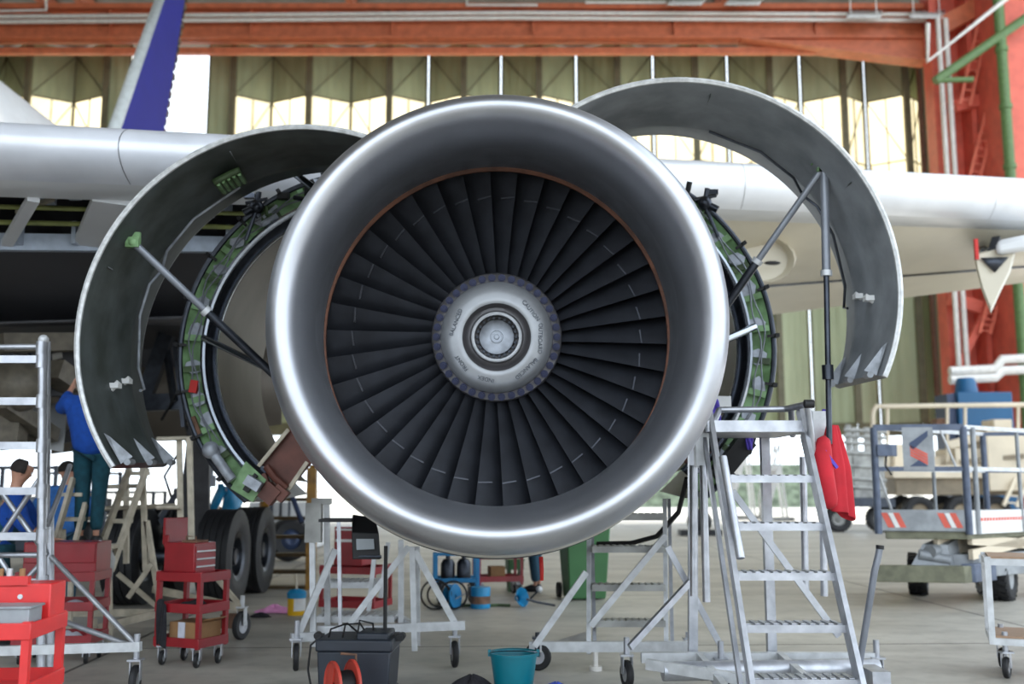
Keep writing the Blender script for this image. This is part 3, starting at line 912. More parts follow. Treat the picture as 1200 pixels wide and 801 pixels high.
for root, pt in ((dl, ptl), (dr_, ptr)):
    # latch fittings along the lower edge
    for v in (.05, .46, .88):
        b = MB()
        p0 = pt(1.0, v, -.05); p1 = pt(.935, v, -.05); p2 = pt(1.0, v + .07, -.05)
        i0 = pt(1.0, v + .03, -.13); 
        b.add([p0, p1, p2, i0, pt(.945, v + .015, -.07)], [(0, 1, 4, 3), (1, 2, 3, 4), (0, 3, 2), (0, 2, 1)])
        b.cyl(pt(1.004, v, -.09), pt(1.004, v + .09, -.09), .022, 8)
        b.build('latch_fitting', 'fitting_grey', root)
    for v, t in ((.36, .845), (.56, .83)):
        b = MB(); p = pt(t, v, -.06); q = pt(t - .012, v, -.12); b.box(p.lerp(q, .5), (.07, .07, .035)); b.cyl(p, q, .02, 8); b.build('lug', 'white_paint', root)
    # conduit
    b = MB()
    path = [(.32, .60), (.44, .60), (.53, .62), (.57, .72), (.61, .64), (.68, .66), (.79, .74), (.835, .82), (.84, .74)]
    b.tube([pt(t, v, -.115) for t, v in path], .010, 6); b.build('conduit', 'patch' if root == dl else 'steel_dark', root)
    for t in (.30, .62):
      b = MB(); b.bar(pt(t, .1, -.055), pt(t, .56, -.065), .005, .008); b.build('seam', 'cowl_inner' if root == dr_ else 'cowl_inner_light', root)
# inspection recess (yellow green) on the left door
b = MB()
b.loft([[ptl(.30 + .06 * i / 6, v, -.115) for v in (.30, .38, .46, .54)] for i in range(7)], False); b.build('access_panel', 'primer_dark', dl, solid=.04)
b = MB()
for i in range(5): b.bar(ptl(.305 + .012 * i, .32, -.14), ptl(.305 + .012 * i, .5, -.14), .02)
b.build('access_rib', 'primer', dl)
# hold-open rods
def rod(p, q, split, r1, r2, m1='alu_white', end=True):
    p, q = Vector(p), Vector(q); s = p.lerp(q, split)
    b = MB(); b.cyl(p, s, r1, 12)
    o = b.build('hold_open_rod', m1, eng)
    b = MB(); b.cyl(s, q, r2, 12); b.build('rod_sleeve', 'steel_dark', o)
    b = MB(); b.cyl(s.lerp(p, .02), s.lerp(q, .02), max(r1, r2) * 1.35, 12); b.build('rod_collar', 'alu_white', o)
    if end:
        b = MB(); b.ball(p, r1 * 1.5, 10); b.box(p, (.09, .05, .07)); b.box(p + Vector((-.02, .02, .05)), (.12, .03, .05)); b.build('rod_bracket', 'primer', o)
rod(P(156, 284, 6.85), P(388, 502, 7.5), .35, .026, .030, 'rod_grey')
rod(P(238, 395, 8.15), P(380, 464, 7.6), .98, .026, .03, 'chrome', False)
rod(P(965, 196, 7.0), P(798, 433, 7.6), .45, .024, .030, 'rod_grey')
rod(P(966, 196, 7.0), P(972, 520, 7.0), .39, .030, .020, 'rod_grey')
rod(P(884, 383, 8.15), P(796, 421, 7.6), .98, .030, .03, 'chrome', False)
rod(P(345, 203, 8.1), P(400, 245, 7.6), .98, .03, .03, 'chrome', False)
b = MB(); p = P(970, 436, 7.0); b.cyl(p - Vector((0, 0, .05)), p + Vector((0, 0, .05)), .04, 12); b.build('rod_joint', 'steel_dark', eng)

def reverser(cp, ro, ri, a0, a1, side):
    root = bpy.data.objects.new('thrust_reverser_half', None); COL.objects.link(root); root.parent = eng; WL[root.name] = WL[eng.name].copy()
    Y = 8.2; n = 60; Yb = 10.2
    cb = (570 + (cp[0] - 570) * 8.2 / Yb, 401 + (cp[1] - 401) * 8.2 / Yb)
    def A(a, rp, dr=0, y=Y): return arc_pt(cp, y, rp, a, dr) if y == Y else arc_pt(cp, Y, rp, a, dr) + Vector((0, y - Y, 0))
    def ang(i): return a0 + (a1 - a0) * i / n
    b = MB(); b.loft([[A(ang(i), ri, .02), A(ang(i), ri, .06, Y + .05), A(ang(i), ro, -.07, Y + .05), A(ang(i), ro, -.01)] for i in range(n + 1)], False); bh = b.build('bulkhead', 'primer', root)
    b = MB(); b.tube([A(ang(i), ro, 0) for i in range(n + 1)], .022, 8); b.build('outer_rim', 'steel_dark', root)
    b = MB(); b.loft([[A(ang(i), ro, .01), A(ang(i), ro, .02, Y + 1), A(ang(i), ro, -.05, Y + 2.3)] for i in range(n + 1)], False); b.build('translating_sleeve', 'cowl_outer', root)
    b = MB(); b.tube([A(ang(i), ri, .02, Y - .02) for i in range(n + 1)], .026, 8); b.build('inner_rim', 'chrome', root)
    b = MB(); b.loft([[A(ang(i), ri, 0), A(ang(i), ri, -.05, Y + .06), A(ang(i), ri, -.06, Y + .12)] for i in range(n + 1)], False); b.build('seal_land', 'steel_dark', root)
    b = MB(); b.tube([A(ang(i), ri, -.055, Y + .07) for i in range(n + 1)], .016, 6); b.build('inner_seal', 'chrome', root)
    b = MB(); b.loft([[A(ang(i), ri, -.055, Y + .12), A(ang(i), ri, -.03, Y + .6), A(ang(i), ri, 0, Y + 1.2), A(ang(i), ri, .02, Y + 1.9)] for i in range(n + 1)], False); b.build('duct_wall', 'ductwall', root)
    rnd = random.Random(side)
    mid = (ro + ri) / 2
    def spot(a, rp, dx, dz, name, m, th=.03, rot=0, y=Y - .01):
        b = MB(); c = A(a, rp, 0, Y) + Vector((0, y - Y, 0))
        b.box(c, (dx, th, dz), Matrix.Rotation(R(-a + rot), 3, 'Y')); b.build(name, m, bh)
    # radial ribs
    for k in range(17):
        a = a0 + (a1 - a0) * (k + .5) / 17
        b = MB(); b.bar(A(a, ri, .05, Y - .005), A(a, ro, -.03, Y - .005), .018, .05); b.build('rib', 'primer_dark' if k % 3 == 0 else 'primer', bh)
    for k in range(9):
        a = lerp(a0, a1, .42 + .55 * k / 9 + rnd.uniform(-.01, .01))
        b = MB(); c = A(a, mid + rnd.uniform(-4, 2)); w2, h2 = rnd.uniform(.05, .085), rnd.uniform(.05, .09)
        q = [c + Vector((math.cos(j * PI / 3 + .4) * w2 * rnd.uniform(.8, 1.1), -.012, math.sin(j * PI / 3 + .4) * h2 * rnd.uniform(.8, 1.1))) for j in range(6)]
        b.prism(q, (0, .03, 0)); b.build('sealing_patch', 'patch', bh)
    for k in range(12):
        a = a0 + (a1 - a0) * (k + .3) / 12
        b = MB(); b.box(A(a, ro, .015, Y - .04), (.035, .07, .03), Matrix.Rotation(R(-a), 3, 'Y')); b.bar(A(a, ro, -.06, Y - .03), A(a, ro, .02, Y - .05), .02); b.build('hinge_lug', 'black', bh)
    # hydraulic lines
    for dr, y in ((-.09, Y - .03), (-.13, Y - .035)):
        b = MB(); b.tube([A(ang(i), ro, dr + .02 * math.sin(i * .9 + dr * 40), y) for i in range(4, n - 6)], .006, 6); b.build('hydraulic_line', 'rod_grey', bh)
    # equipment near the upper third
    for k in range(16):
        a = lerp(a0, a1, rnd.uniform(.22, .42)); b = MB(); c = A(a, lerp(ri, ro, rnd.uniform(.3, .95)), 0, Y) + Vector((0, -.03, 0))
        if k % 2: b.cyl(c, c + Vector((rnd.uniform(-.12, .12), -.03, rnd.uniform(-.12, .12))), rnd.uniform(.012, .028), 8)
        else: b.box(c, (rnd.uniform(.03, .1), .05, rnd.uniform(.03, .1)))
        b.build('fitting', rnd.choice(['steel_dark', 'patch', 'primer_dark', 'black']), bh)
    # actuator on the outer edge
    a = lerp(a0, a1, .405 if side == 1 else .43)
    c = A(a, ro, .0, Y - .06)
    b = MB(); b.ball(c, .06, 12); b.cyl(c, c + Vector((-.10 * (1 if side == 1 else -1), -.02, -.06)), .03, 10); b.cyl(c, c + Vector((.02, -.02, .12)), .022, 10); b.cyl(c + Vector((0, 0, -.02)), c + Vector((-.08 if side == 1 else .1, 0, -.28)), .016, 8); b.box(c + Vector((-.06 if side == 1 else .06, 0, .09)), (.09, .06, .04)); b.cyl(c + Vector((-.09, 0, .03)), c + Vector((.09, -.02, .06)), .016, 8)
    b.build('actuator', 'steel_dark', root)
    if side == 1:
        spot(lerp(a0, a1, .77), mid, .06, .10, 'red_tag', 'redtag', .05, 20, Y - .03)
        spot(lerp(a0, a1, .84), ro - 6, .03, .16, 'orange_strip', 'rust', .03, 0, Y - .02)
        b = MB(); p = P(247, 527, 8.1); q = P(272, 562, 8.1); b.cyl(p, q, .04, 10); b.ball(p, .07, 12); b.build('latch_tube', 'patch', root)
        b = MB(); b.hexa([P(270, 572, 8.15), P(296, 588, 8.15), P(312, 562, 8.15), P(288, 540, 8.15)], [P(272, 572, 8.4), P(298, 588, 8.4), P(314, 562, 8.4), P(290, 540, 8.4)]); b.build('latch_plate', 'primer', root)
        b = MB(); b.bar(P(289, 561, 8.1), P(305, 571, 8.1), .09, .08); b.build('latch_block', 'patch', root)
        b = MB(); b.bar(P(287, 570, 8.12), P(293, 574, 8.12), .05, .05); b.build('latch_slot', 'black', root)
        b = MB(); b.bar(P(297, 556, 8.12), P(301, 559, 8.12), .03, .03); b.build('latch_slot', 'black', root)
        b = MB(); b.hexa([P(304, 545, 8.3), P(338, 574, 8.3), P(384, 520, 8.3), P(346, 494, 8.3)], [P(318, 545, 9.6), P(345, 568, 9.6), P(384, 520, 9.6), P(352, 500, 9.6)])
        b.build('bifurcation_panel', 'brown', root)
        b = MB(); b.tube([P(312, 546, 8.22), P(322, 560, 8.22), P(336, 572, 8.22)], .03, 8); b.bar(P(310, 572, 8.2), P(324, 584, 8.2), .12, .14); b.bar(P(322, 572, 8.2), P(335, 583, 8.2), .08, .1); b.bar(P(306, 556, 8.2), P(316, 582, 8.2), .06, .08); b.build('bifurcation_latch', 'brown', root)
        b = MB(); b.bar(P(338, 573, 8.25), P(360, 541, 8.25), .02, .03); b.bar(P(303, 546, 8.25), P(338, 503, 8.25), .02, .03); b.build('bifurcation_edge', 'alu_beige', root)
    else:
        b = MB(); b.hexa([P(845, 545, 8.3), P(818, 570, 8.3), P(790, 520, 8.3), P(820, 500, 8.3)], [P(835, 540, 9.3), P(815, 560, 9.3), P(790, 520, 9.3), P(815, 505, 9.3)]); b.build('bifurcation_panel', 'brown', root)
        b = MB(); b.bar(P(875, 515, 8.15), P(838, 560, 8.15), .22, .14); b.bar(P(880, 505, 8.1), P(872, 530, 8.1), .08, .1); b.build('latch_plate', 'black', root)
    return root
reverser((429, 413), 218, 187, 56, 232, 1)
reverser((684, 405), 223, 191, 126, -52, 2)
# ---------------------------------------------------------------- access stands and ladders
def bars(par, name, segs, w, m, h=None, rnd=False):
    """each segment its own part"""
    for p, q in segs:
        b = MB()
        if rnd: b.cyl(p, q, w, 10)
        else: b.bar(p, q, w, h or w)
        b.build(name, m, par)
def tread(par, p, q, depth, th, m, toward=1, name='tread', ribs=True):
    """a step between points p and q (its front edge), reaching back by depth"""
    p, q = Vector(p), Vector(q); d = Vector((0, depth * toward, 0))
    b = MB(); z = Vector((0, 0, th)); b.hexa([p - z, q - z, q - z + d, p - z + d], [p, q, q + d, p + d])
    o = b.build(name, m, par)
    if ribs:
        b = MB(); n = 11
        for i in range(n):
            t = (i + .5) / n; a = p.lerp(q, t); b.box(a + d * .5 + Vector((0, 0, .004)), ((q - p).length / n * .55, depth * .86, .006))
        b.build('grip_rib', m, o)
    return o
V = Vector
# ladder stand right of the engine
lx0, lx1 = 1.345, 1.965
def lp(z, x): return V((x, 5.75 + .63 * z, z))
st = thing('maintenance_ladder_stand', 'tall silver step ladder stand with platform standing right of the engine intake', 'step ladder', (1.73, 7.0, 0))
for x in (lx0, lx1):
    sp_ = -.03 if x == lx0 else .03
    bars(st, 'stile', [(lp(.02, x), lp(1.98, x))], .03, 'aluminium', .085)
    bars(st, 'rear_stile', [(lp(.02, x) + V((sp_, .16, 0)), lp(1.80, x) + V((sp_, .16, 0)))], .025, 'aluminium', .05)
for py in (796, 732, 671, 613, 557):
    z = None
    zz_ = 1.0
    for _ in range(20):
        y = 5.75 + .63 * zz_; zz_ = P(900, py, y).z
    tread(st, lp(zz_, lx0 + .015), lp(zz_, lx1 - .015), .19, .045, 'aluminium')
zp = 1.0
for _ in range(20): zp = P(900, 500, 5.75 + .63 * zp).z
y = 5.75 + .63 * zp
b = MB(); xm = (lx0 + lx1) / 2; b.box((xm, y + .42, zp - .02), (.68, .84, .03)); b.box((xm, y, zp + .005), (.68, .04, .075)); b.box((xm, y + .84, zp + .0), (.68, .04, .07)); b.box((lx0 - .02, y + .42, zp), (.03, .84, .07)); b.box((lx1 + .02, y + .42, zp), (.03, .84, .07))
b.build('platform', 'aluminium', st)
# posts under the platform
yb = y + .84
bars(st, 'post', [((lx0 + .02, yb, zp - .03), (lx0 - .02, yb, .20)), ((lx1 - .06, yb, zp - .03), (lx1 - .06, yb, .20))], .065, 'aluminium')
bars(st, 'handrail', [(P(843, 480, 7.1), P(921, 479, 7.1)), (P(921, 479, 7.1), P(947, 473, 6.7)), (P(843, 480, 7.1), lp(zp, lx0)), (P(946, 474, 6.75), P(955, 545, 6.9)), (P(927, 479, 7.1), P(929, 510, 7.3))], .022, 'aluminium', rnd=True)
b = MB(); p = P(948, 473, 6.7); b.cyl(p - V((.03, 0, 0)), p + V((.03, 0, 0)), .028, 12); b.build('rail_end_cap', 'black', st)
bars(st, 'hand_tube', [(P(812, 545, 7.25), P(813, 698, 7.25)), (P(824, 545, 7.0), P(828, 705, 7.0)), (P(941, 535, 7.6), P(944, 691, 7.6)), (P(963, 530, 7.6), P(966, 698, 7.6)), (P(847, 535, 6.6), P(868, 654, 6.35))], .026, 'aluminium', rnd=True)
for q, h_ in ((P(822, 525, 7.05), .26), (P(959, 512, 7.2), .36)):
    b = MB(); b.box(q, (.09, .09, h_)); b.build('socket', 'alu_white', st)
bars(st, 'diagonal_brace', [(P(858, 575, 7.4), P(983, 745, 7.4)), (P(782, 640, 7.9), P(845, 757, 7.9)), (P(738, 758, 7.3), P(808, 682, 7.6))], .028, 'aluminium', .045)
# base
b = MB(); b.bar((.93, 7.62, .235), (2.62, 7.62, .235), .07, .07); b.build('base_beam', 'alu_white', st)
b = MB(); b.cyl((1.03, 7.25, .2), (2.55, 7.38, .2), .065, 18); b.build('base_tube', 'aluminium', st)
bars(st, 'base_outrigger', [((lx0, 7.62, .24), (lx0 + .02, 5.85, .10)), ((lx1 - .04, 7.62, .24), (lx1 - .0, 5.85, .10)), ((.93, 7.3, .24), (2.0, 6.6, .18))], .045, 'alu_white', .07)
for c in (G(735, 806), G(846, 812)): caster(st, (c.x, c.y, .10), .10, .045, 'aluminium', (1, .25, 0), .26)
caster(st, (2.62, 7.6, .10), .10, .045, 'aluminium', (1, .1, 0), .26)
b = MB(); b.tube([P(1031, 641, 7.05), P(1029, 652, 7.05), P(1025, 668, 7.05), P(1006, 785, 7.2)], .024, 10); th_ = b.build('tow_handle', 'rod_grey', st)
b = MB(); p = P(1031, 641, 7.05); b.cyl(p - V((0, 0, .012)), p + V((.003, 0, .014)), .027, 10); b.build('handle_cap', 'black', th_)
b = MB(); b.box((2.44, 7.15, .18), (.12, .3, .12)); b.build('tow_bracket', 'aluminium', st)

# second stand, seen from behind, under the engine
s2 = thing('access_ladder_stand', 'low silver ladder stand with perforated treads in front of the green bin', 'step ladder', (.98, 8.5, 0))
Yb = 8.45
def sx(px): return P(px, 700, Yb).x
for px in (690, 781):
    bars(s2, 'stile', [(P(px, 766, Yb), P(px - (0 if px < 700 else 2), 585, Yb + .35))], .035, 'alu_white', .05)
    bars(s2, 'rear_stile', [(P(px + 7, 764, Yb + .12), P(px + 3, 585, Yb + .6))], .03, 'aluminium', .045)
for py in (727, 685, 640, 602):
    tread(s2, P(694, py, Yb + .03), P(780, py, Yb + .03), .17, .05, 'rack_grey', 1)
bars(s2, 'diagonal_brace', [(P(692, 733, Yb - .05), P(780, 627, Yb - .02)), (P(626, 757, Yb - .05), P(687, 670, Yb))], .03, 'alu_white', .05)
p, q = P(620, 757, Yb), P(812, 757, Yb)
b = MB(); b.bar(p, q, .06, .08); b.build('base_beam', 'alu_white', s2)
b = MB(); b.cyl((sx(697), Yb, p.z - .03), (sx(697), Yb, .03), .022, 10); b.cyl((sx(697), Yb, .0), (sx(697), Yb, .035), .05, 14); b.build('levelling_foot', 'white_pipe', s2)
b = MB(); b.prism([P(650, 752, Yb + .1), P(690, 740, Yb + .3), P(690, 754, Yb + .1)], (0, .06, 0)); b.build('gusset', 'alu_white', s2)
c = G(634, 785); caster(s2, (sx(630), Yb, .11), .11, .04, 'steel_dark', (.3, 1, 0), p.z)
caster(s2, (sx(808), Yb + .1, .10), .10, .04, 'aluminium', (1, 0, 0), p.z)

# low silver stand left of the engine base
s3 = thing('wheeled_work_stand', 'silver wheeled work stand with two step plates behind the black tool case', 'work stand', (-1.05, 8.6, 0))
Y3 = 8.6
bars(s3, 'post', [(P(366, 597, Y3), P(367, 757, Y3)), (P(383, 590, Y3), P(384, 745, Y3 + .2)), (P(470, 632, Y3 + .3), P(470, 750, Y3 + .3)), (P(483, 640, Y3), P(486, 762, Y3)), (P(489, 640, Y3 + .1), P(489, 756, Y3 + .1))], .045, 'alu_white')
bars(s3, 'post', [(P(397, 610, Y3 - .1), P(399, 742, Y3 - .1))], .028, 'aluminium')
bars(s3, 'diagonal_brace', [(P(350, 742, Y3 - .1), P(393, 643, Y3)), (P(404, 738, Y3), P(479, 640, Y3)), (P(486, 645, Y3), P(534, 731, Y3)), (P(440, 640, Y3 + .4), P(432, 715, Y3 + .4)), (P(455, 635, Y3 + .5), P(446, 700, Y3 + .5))], .035, 'alu_white', .05)
bars(s3, 'base_beam', [(P(452, 736, Y3), P(545, 732, Y3)), (P(341, 747, Y3 - .15), P(372, 745, Y3 - .05)), (P(372, 738, Y3 + .1), P(470, 738, Y3 + .1)), (P(460, 720, Y3 + .9), P(486, 735, Y3))], .05, 'alu_white', .07)
for x0, x1, py, yy in ((372, 440, 682, Y3 + .5), (370, 462, 722, Y3 + .25)):
    tread(s3, P(x0, py, yy), P(x1, py, yy), .42, .05, 'alu_white', 1, 'step_plate')
b = MB(); b.box(P(368, 612, Y3), (.13, .1, .32)); b.box(P(377, 587, Y3), (.16, .06, .05)); b.build('clamp_head', 'rack_grey', s3)
for px, py, yy in ((348, 781, Y3 - .15), (533, 769, Y3)):
    p = P(px, 735, yy); caster(s3, (p.x, yy, .105), .105, .045, 'aluminium', (1, .2, 0), P(px, 742, yy).z)

# scaffold tower in the left foreground
s4 = thing('scaffold_tower', 'aluminium scaffold tower with ladder rungs in the left foreground', 'scaffold', (-3.5, 7.6, 0))
Y4 = 7.55
bars(s4, 'standard', [(P(50, 400, Y4), P(48, 790, Y4)), (P(58, 600, Y4 + .35), P(59, 788, Y4 + .35)), (P(-75, 400, Y4), P(-76, 790, Y4))], .032, 'aluminium', rnd=True)
bars(s4, 'standard', [(P(55, 400, Y4 + .3), P(54, 620, Y4 + .3))], .028, 'aluminium', rnd=True)
bars(s4, 'rung', [(P(-75, py, Y4), P(48, py, Y4)) for py in (421, 470, 522, 575, 628, 682)], .045, 'aluminium', .055)
bars(s4, 'rail', [(P(-75, 407, Y4 + .2), P(52, 406, Y4 + .25)), (P(-75, 650, Y4 + .3), P(50, 650, Y4 + .3))], .022, 'aluminium', rnd=True)
b = MB(); p = P(51, 398, Y4); b.ball(p, .04, 10); b.build('post_cap', 'alu_white', s4)
for py in (408, 423, 470, 522, 575, 628, 682):
    b = MB(); b.cyl(P(49, py, Y4) - V((0, 0, .05)), P(49, py, Y4) + V((0, 0, .05)), .042, 10); b.build('coupler', 'aluminium', s4)
bars(s4, 'diagonal_brace', [(P(60, 652, Y4 + .3), P(162, 757, Y4 - .1)), (P(75, 728, Y4 + .2), P(164, 760, Y4 - .1)), (P(-40, 690, Y4 + .2), P(55, 548, Y4 + .2)), (P(-10, 560, Y4 + .3), P(55, 650, Y4 + .3)), (P(0, 655, Y4 + .1), P(22, 688, Y4 + .1)), (P(22, 688, Y4 + .1), P(50, 658, Y4 + .1)), (P(56, 615, Y4 + .2), P(82, 545, Y4 + .7))], .02, 'aluminium', rnd=True)
b = MB(); b.bar(P(-60, 764, Y4), P(165, 757, Y4 - .1), .05, .065); b.build('base_beam', 'alu_white', s4)
p = P(160, 760, Y4 - .1); caster(s4, (p.x, Y4 - .1, .105), .105, .045, 'aluminium', (1, .1, 0), p.z)
caster(s4, (P(-70, 760, Y4).x, Y4, .105), .105, .045, 'aluminium', (1, .1, 0), .24)

# narrow beige ladder stand below the left cowl door
s5 = thing('folding_ladder_stand', 'beige aluminium ladder stand below the open left cowl door', 'step ladder', (-4.2, 10.2, 0))
Y5 = 10.2
bars(s5, 'stile', [(P(108, 668, Y5 - .2), P(152, 548, Y5 + .3)), (P(130, 668, Y5 - .2), P(172, 548, Y5 + .3))], .035, 'alu_beige', .07)
for k, py in enumerate((552, 582, 608, 640)):
    t = (py - 548) / 120
    tread(s5, P(152 - 44 * t, py, Y5 + .3 - .5 * t), P(172 - 44 * t, py, Y5 + .3 - .5 * t), .14, .04, 'alu_beige', 1, ribs=False)
bars(s5, 'post', [(P(167, 545, Y5 + .3), P(171, 668, Y5 + .3)), (P(210, 512, Y5 + .4), P(212, 640, Y5 + .4)), (P(222, 512, Y5 + .2), P(225, 660, Y5 + .2)), (P(148, 560, Y5 + .7), P(148, 660, Y5 + .7)), (P(172, 610, Y5 + .3), P(187, 706, Y5 + .3))], .05, 'alu_beige')
bars(s5, 'handrail', [(P(184, 514, Y5 + .3), P(224, 513, Y5 + .3)), (P(184, 594, Y5 + .3), P(212, 594, Y5 + .3)), (P(120, 570, Y5 + .6), P(165, 569, Y5 + .6)), (P(113, 596, Y5 + .6), P(205, 592, Y5 + .5))], .024, 'alu_beige', rnd=True)
b = MB(); b.tube([P(128, 645, Y5 - .3), P(132, 655, Y5 - .3), P(126, 690, Y5 - .3), P(116, 712, Y5 - .2)], .028, 8); b.build('folding_arm', 'rack_grey', s5)
bars(s5, 'base_beam', [(P(70, 718, Y5 + .2), P(193, 717, Y5 + .2)), (P(115, 735, Y5 - .3), P(195, 716, Y5)), (P(180, 690, Y5 + .4), P(284, 712, Y5 - .1))], .045, 'alu_beige', .07)
bars(s5, 'diagonal_brace', [(P(250, 672, Y5), P(283, 711, Y5 - .1)), (P(138, 672, Y5 + .2), P(186, 712, Y5 + .2)), (P(150, 700, Y5), P(178, 660, Y5))], .03, 'alu_beige', .045)
p = P(283, 733, Y5 - .1); caster(s5, (p.x, Y5 - .1, .135), .135, .05, 'alu_white', (1, -.35, 0), .28)
for px, yy in ((112, Y5 - .1), (192, Y5 + .4)):
    b = MB(); p = P(px, 700, yy); b.cyl((p.x, yy, 0), (p.x, yy, .2), .03, 10); b.cyl((p.x, yy, 0), (p.x, yy, .02), .06, 12); b.build('levelling_foot', 'alu_beige', s5)
b = MB()
for x, yy in ((-75, 7.55), (48, 7.55), (59, 7.9)): 
    q = P(x, 788, yy); b.cyl((q.x, yy, 0), (q.x, yy, .16), .025, 8)
b.build('levelling_foot', 'alu_white', s4)

# steps where the mechanic stands
s6 = thing('mechanic_steps', 'beige step ladder under the mechanic standing in the wheel well', 'step ladder', (-4.45, 9.9, 0))
Y6 = 9.9
bars(s6, 'stile', [(P(60, 650, Y6 - .3), P(86, 560, Y6)), (P(84, 650, Y6 - .3), P(100, 590, Y6))], .035, 'alu_beige', .06)
bars(s6, 'leg', [(P(60, 648, Y6 - .3), V((P(52, 700, Y6 - .4).x, Y6 - .4, 0))), (P(128, 638, Y6), V((P(132, 700, Y6).x, Y6, 0))), (P(84, 648, Y6 - .3), V((P(84, 700, Y6 - .4).x, Y6 - .4, 0))), (P(74, 620, Y6 + .3), V((P(76, 700, Y6 + .5).x, Y6 + .5, 0)))], .04, 'alu_beige')
for py, yy in ((638, Y6 - .1), (606, Y6 - .05), (577, Y6)):
    tread(s6, P(70, py, yy), P(132 if py > 630 else 96, py, yy), .24, .035, 'alu_beige', 1, ribs=False)

# yellow stair behind the tyres
s7 = thing('yellow_stair', 'worn yellow stair with brown treads behind the landing gear tyres', 'stairs', (-3.3, 15.2, 0))
Y7 = 15.0
for px in (306, 363):
    b = MB(); b.bar(P(px, 690, Y7), P(px + (3 if px > 350 else 8), 548, Y7 + 1.4), .09, .16); b.build('stringer', 'yellow_paint', s7)
for k, py in enumerate((687, 668, 648, 627, 605, 583)):
    yy = Y7 + .24 * k
    tread(s7, P(300 + k, py, yy), P(362, py, yy), .24, .05, 'tread_brown', 1, ribs=False)
bars(s7, 'post', [(P(364, 690, Y7 - .05), P(366, 548, Y7 - .05))], .13, 'yellow_paint')
bars(s7, 'support', [((P(306, 600, 16.3).x, 16.4, 0), P(309, 552, 16.4)), ((P(362, 600, 16.3).x, 16.4, 0), P(363, 552, 16.4))], .08, 'yellow_paint')
bars(s7, 'blue_white_pole', [(P(338, 570, 15.9), P(354, 612, 15.7))], .04, 'logo_blue', rnd=True)

# ---------------------------------------------------------------- tool carts
def cart(name, lab, loc, yaw, w_, d_, h, shelves, m, cr=.06, group='red tool carts', box=None, legs=True):
    r = thing(name, lab, 'tool cart', loc, group)
    X = xf(loc, yaw)
    base = cr * 2 + .03
    for x in (-w_ / 2 + .018, w_ / 2 - .018):
        for y in (-d_ / 2 + .018, d_ / 2 - .018):
            b = MB(X); b.box((x, y, (base + h) / 2), (.036, .036, h - base)); b.build('leg', m, r)
    for k, z in enumerate(shelves):
        b = MB(X); t = .075
        b.box((0, 0, z), (w_, d_, .012))
        for x in (-w_ / 2, w_ / 2): b.box((x, 0, z + t / 2 - .01), (.012, d_, t))
        for y in (-d_ / 2, d_ / 2): b.box((0, y, z + t / 2 - .01), (w_ + .012, .012, t))
        b.build('tray' if z > h - .12 else 'shelf', m, r, bevel=.004)
    for x in (-w_ / 2 + .05, w_ / 2 - .05):
        for y in (-d_ / 2 + .05, d_ / 2 - .05):
            c = X @ V((x, y, cr)); caster(r, c, cr, .03, 'aluminium', (math.cos(yaw + .4), math.sin(yaw + .4), 0), base)
    return r, X
# cart in the middle left with an open chest
yawF = R(-24)
locF = (P(226, 700, 8.75).x, 8.75, 0)
F_, XF = cart('tool_cart', 'red tool cart with open red tool chest on top, in front of the aircraft tyres', locF, yawF, .46, .36, .76, (.17, .44, .69), 'red_cart')
ch = thing('tool_chest', 'red tool chest with raised lid and small drawers on the cart before the tyres', 'tool chest', tuple(XF @ V((-.03, 0, .70))))
b = MB(XF); b.box((-.05, 0, .85), (.32, .26, .28)); b.build('body', 'red_cart', ch, bevel=.006)
for k in range(4):
    b = MB(XF); b.box((.113, 0, .75 + .062 * k), (.012, .24, .052)); dd = b.build('drawer', 'red_cart', ch)
    b = MB(XF); b.box((.122, 0, .735 + .062 * k), (.01, .22, .012)); b.build('handle', 'alu_white', dd)
b = MB(XF); b.box((-.235, .02, 1.08), (.03, .27, .22)); b.box((-.21, -.1, 1.0), (.05, .03, .1)); b.build('lid', 'red_cart', ch, bevel=.005)
b = MB(XF); b.box((.0, 0, .998), (.16, .14, .02)); b.tube([(-.05, -.05, 1.0), (-.05, -.05, 1.04), (.05, -.05, 1.04), (.05, -.05, 1.0)], .008, 6); b.build('carry_handle', 'rust', ch)
cb = thing('cardboard_box', 'brown cardboard box on the bottom shelf of the red cart', 'box', tuple(XF @ V((.04, 0, .18))))
b = MB(XF); b.box((.04, .0, .268), (.30, .28, .17)); b.build('carton', 'cardboard', cb, bevel=.004)
b = MB(XF); b.box((.02, -.142, .268), (.07, .004, .17)); b.build('tape', 'white_cloth', cb)
b = MB(XF); b.loft([[V((.19, y, .355)), V((.26, y, .385))] for y in (-.13, .13)], False); b.build('flap', 'cardboard', cb, solid=.006)
def cloth(name, lab, cat, pts_fn, m, X=None, nu=18, nv=14, group=None, solid=.006, rnd=1, par=None):
    r = random.Random(rnd); b = MB(X)
    ph = [r.uniform(0, 6) for _ in range(6)]
    L = []
    for i in range(nu + 1):
        L.append([V(pts_fn(i / nu, j / nv, ph)) for j in range(nv + 1)])
    b.loft(L, False)
    c = sum((p for p in b.v), V()) / len(b.v); zmin = min(p.z for p in b.v)
    o = b.build(name, m, loc=(c.x, c.y, zmin), solid=solid, sub=1, angle=180)
    return tag(o, lab, cat, group)
cloth('black_cloth', 'black cloth hanging over the front of the red cart beside the cardboard box', 'cloth',
      lambda u, v, p: (-.19 + .10 * u, -.19 - .012 - .012 * math.sin(8 * u + p[0] + 3 * v), .52 - .36 * v + .02 * math.sin(5 * u)), 'black_cloth', XF)
cloth('glove_heap', 'dark cloth heap on the middle shelf of the red cart', 'cloth',
      lambda u, v, p: (-.1 + .28 * u, -.14 + .26 * v, .46 + .06 * math.sin(PI * u) * math.sin(PI * v) + .02 * math.sin(9 * u + p[0]) * math.sin(8 * v + p[1])), 'black_cloth', XF)
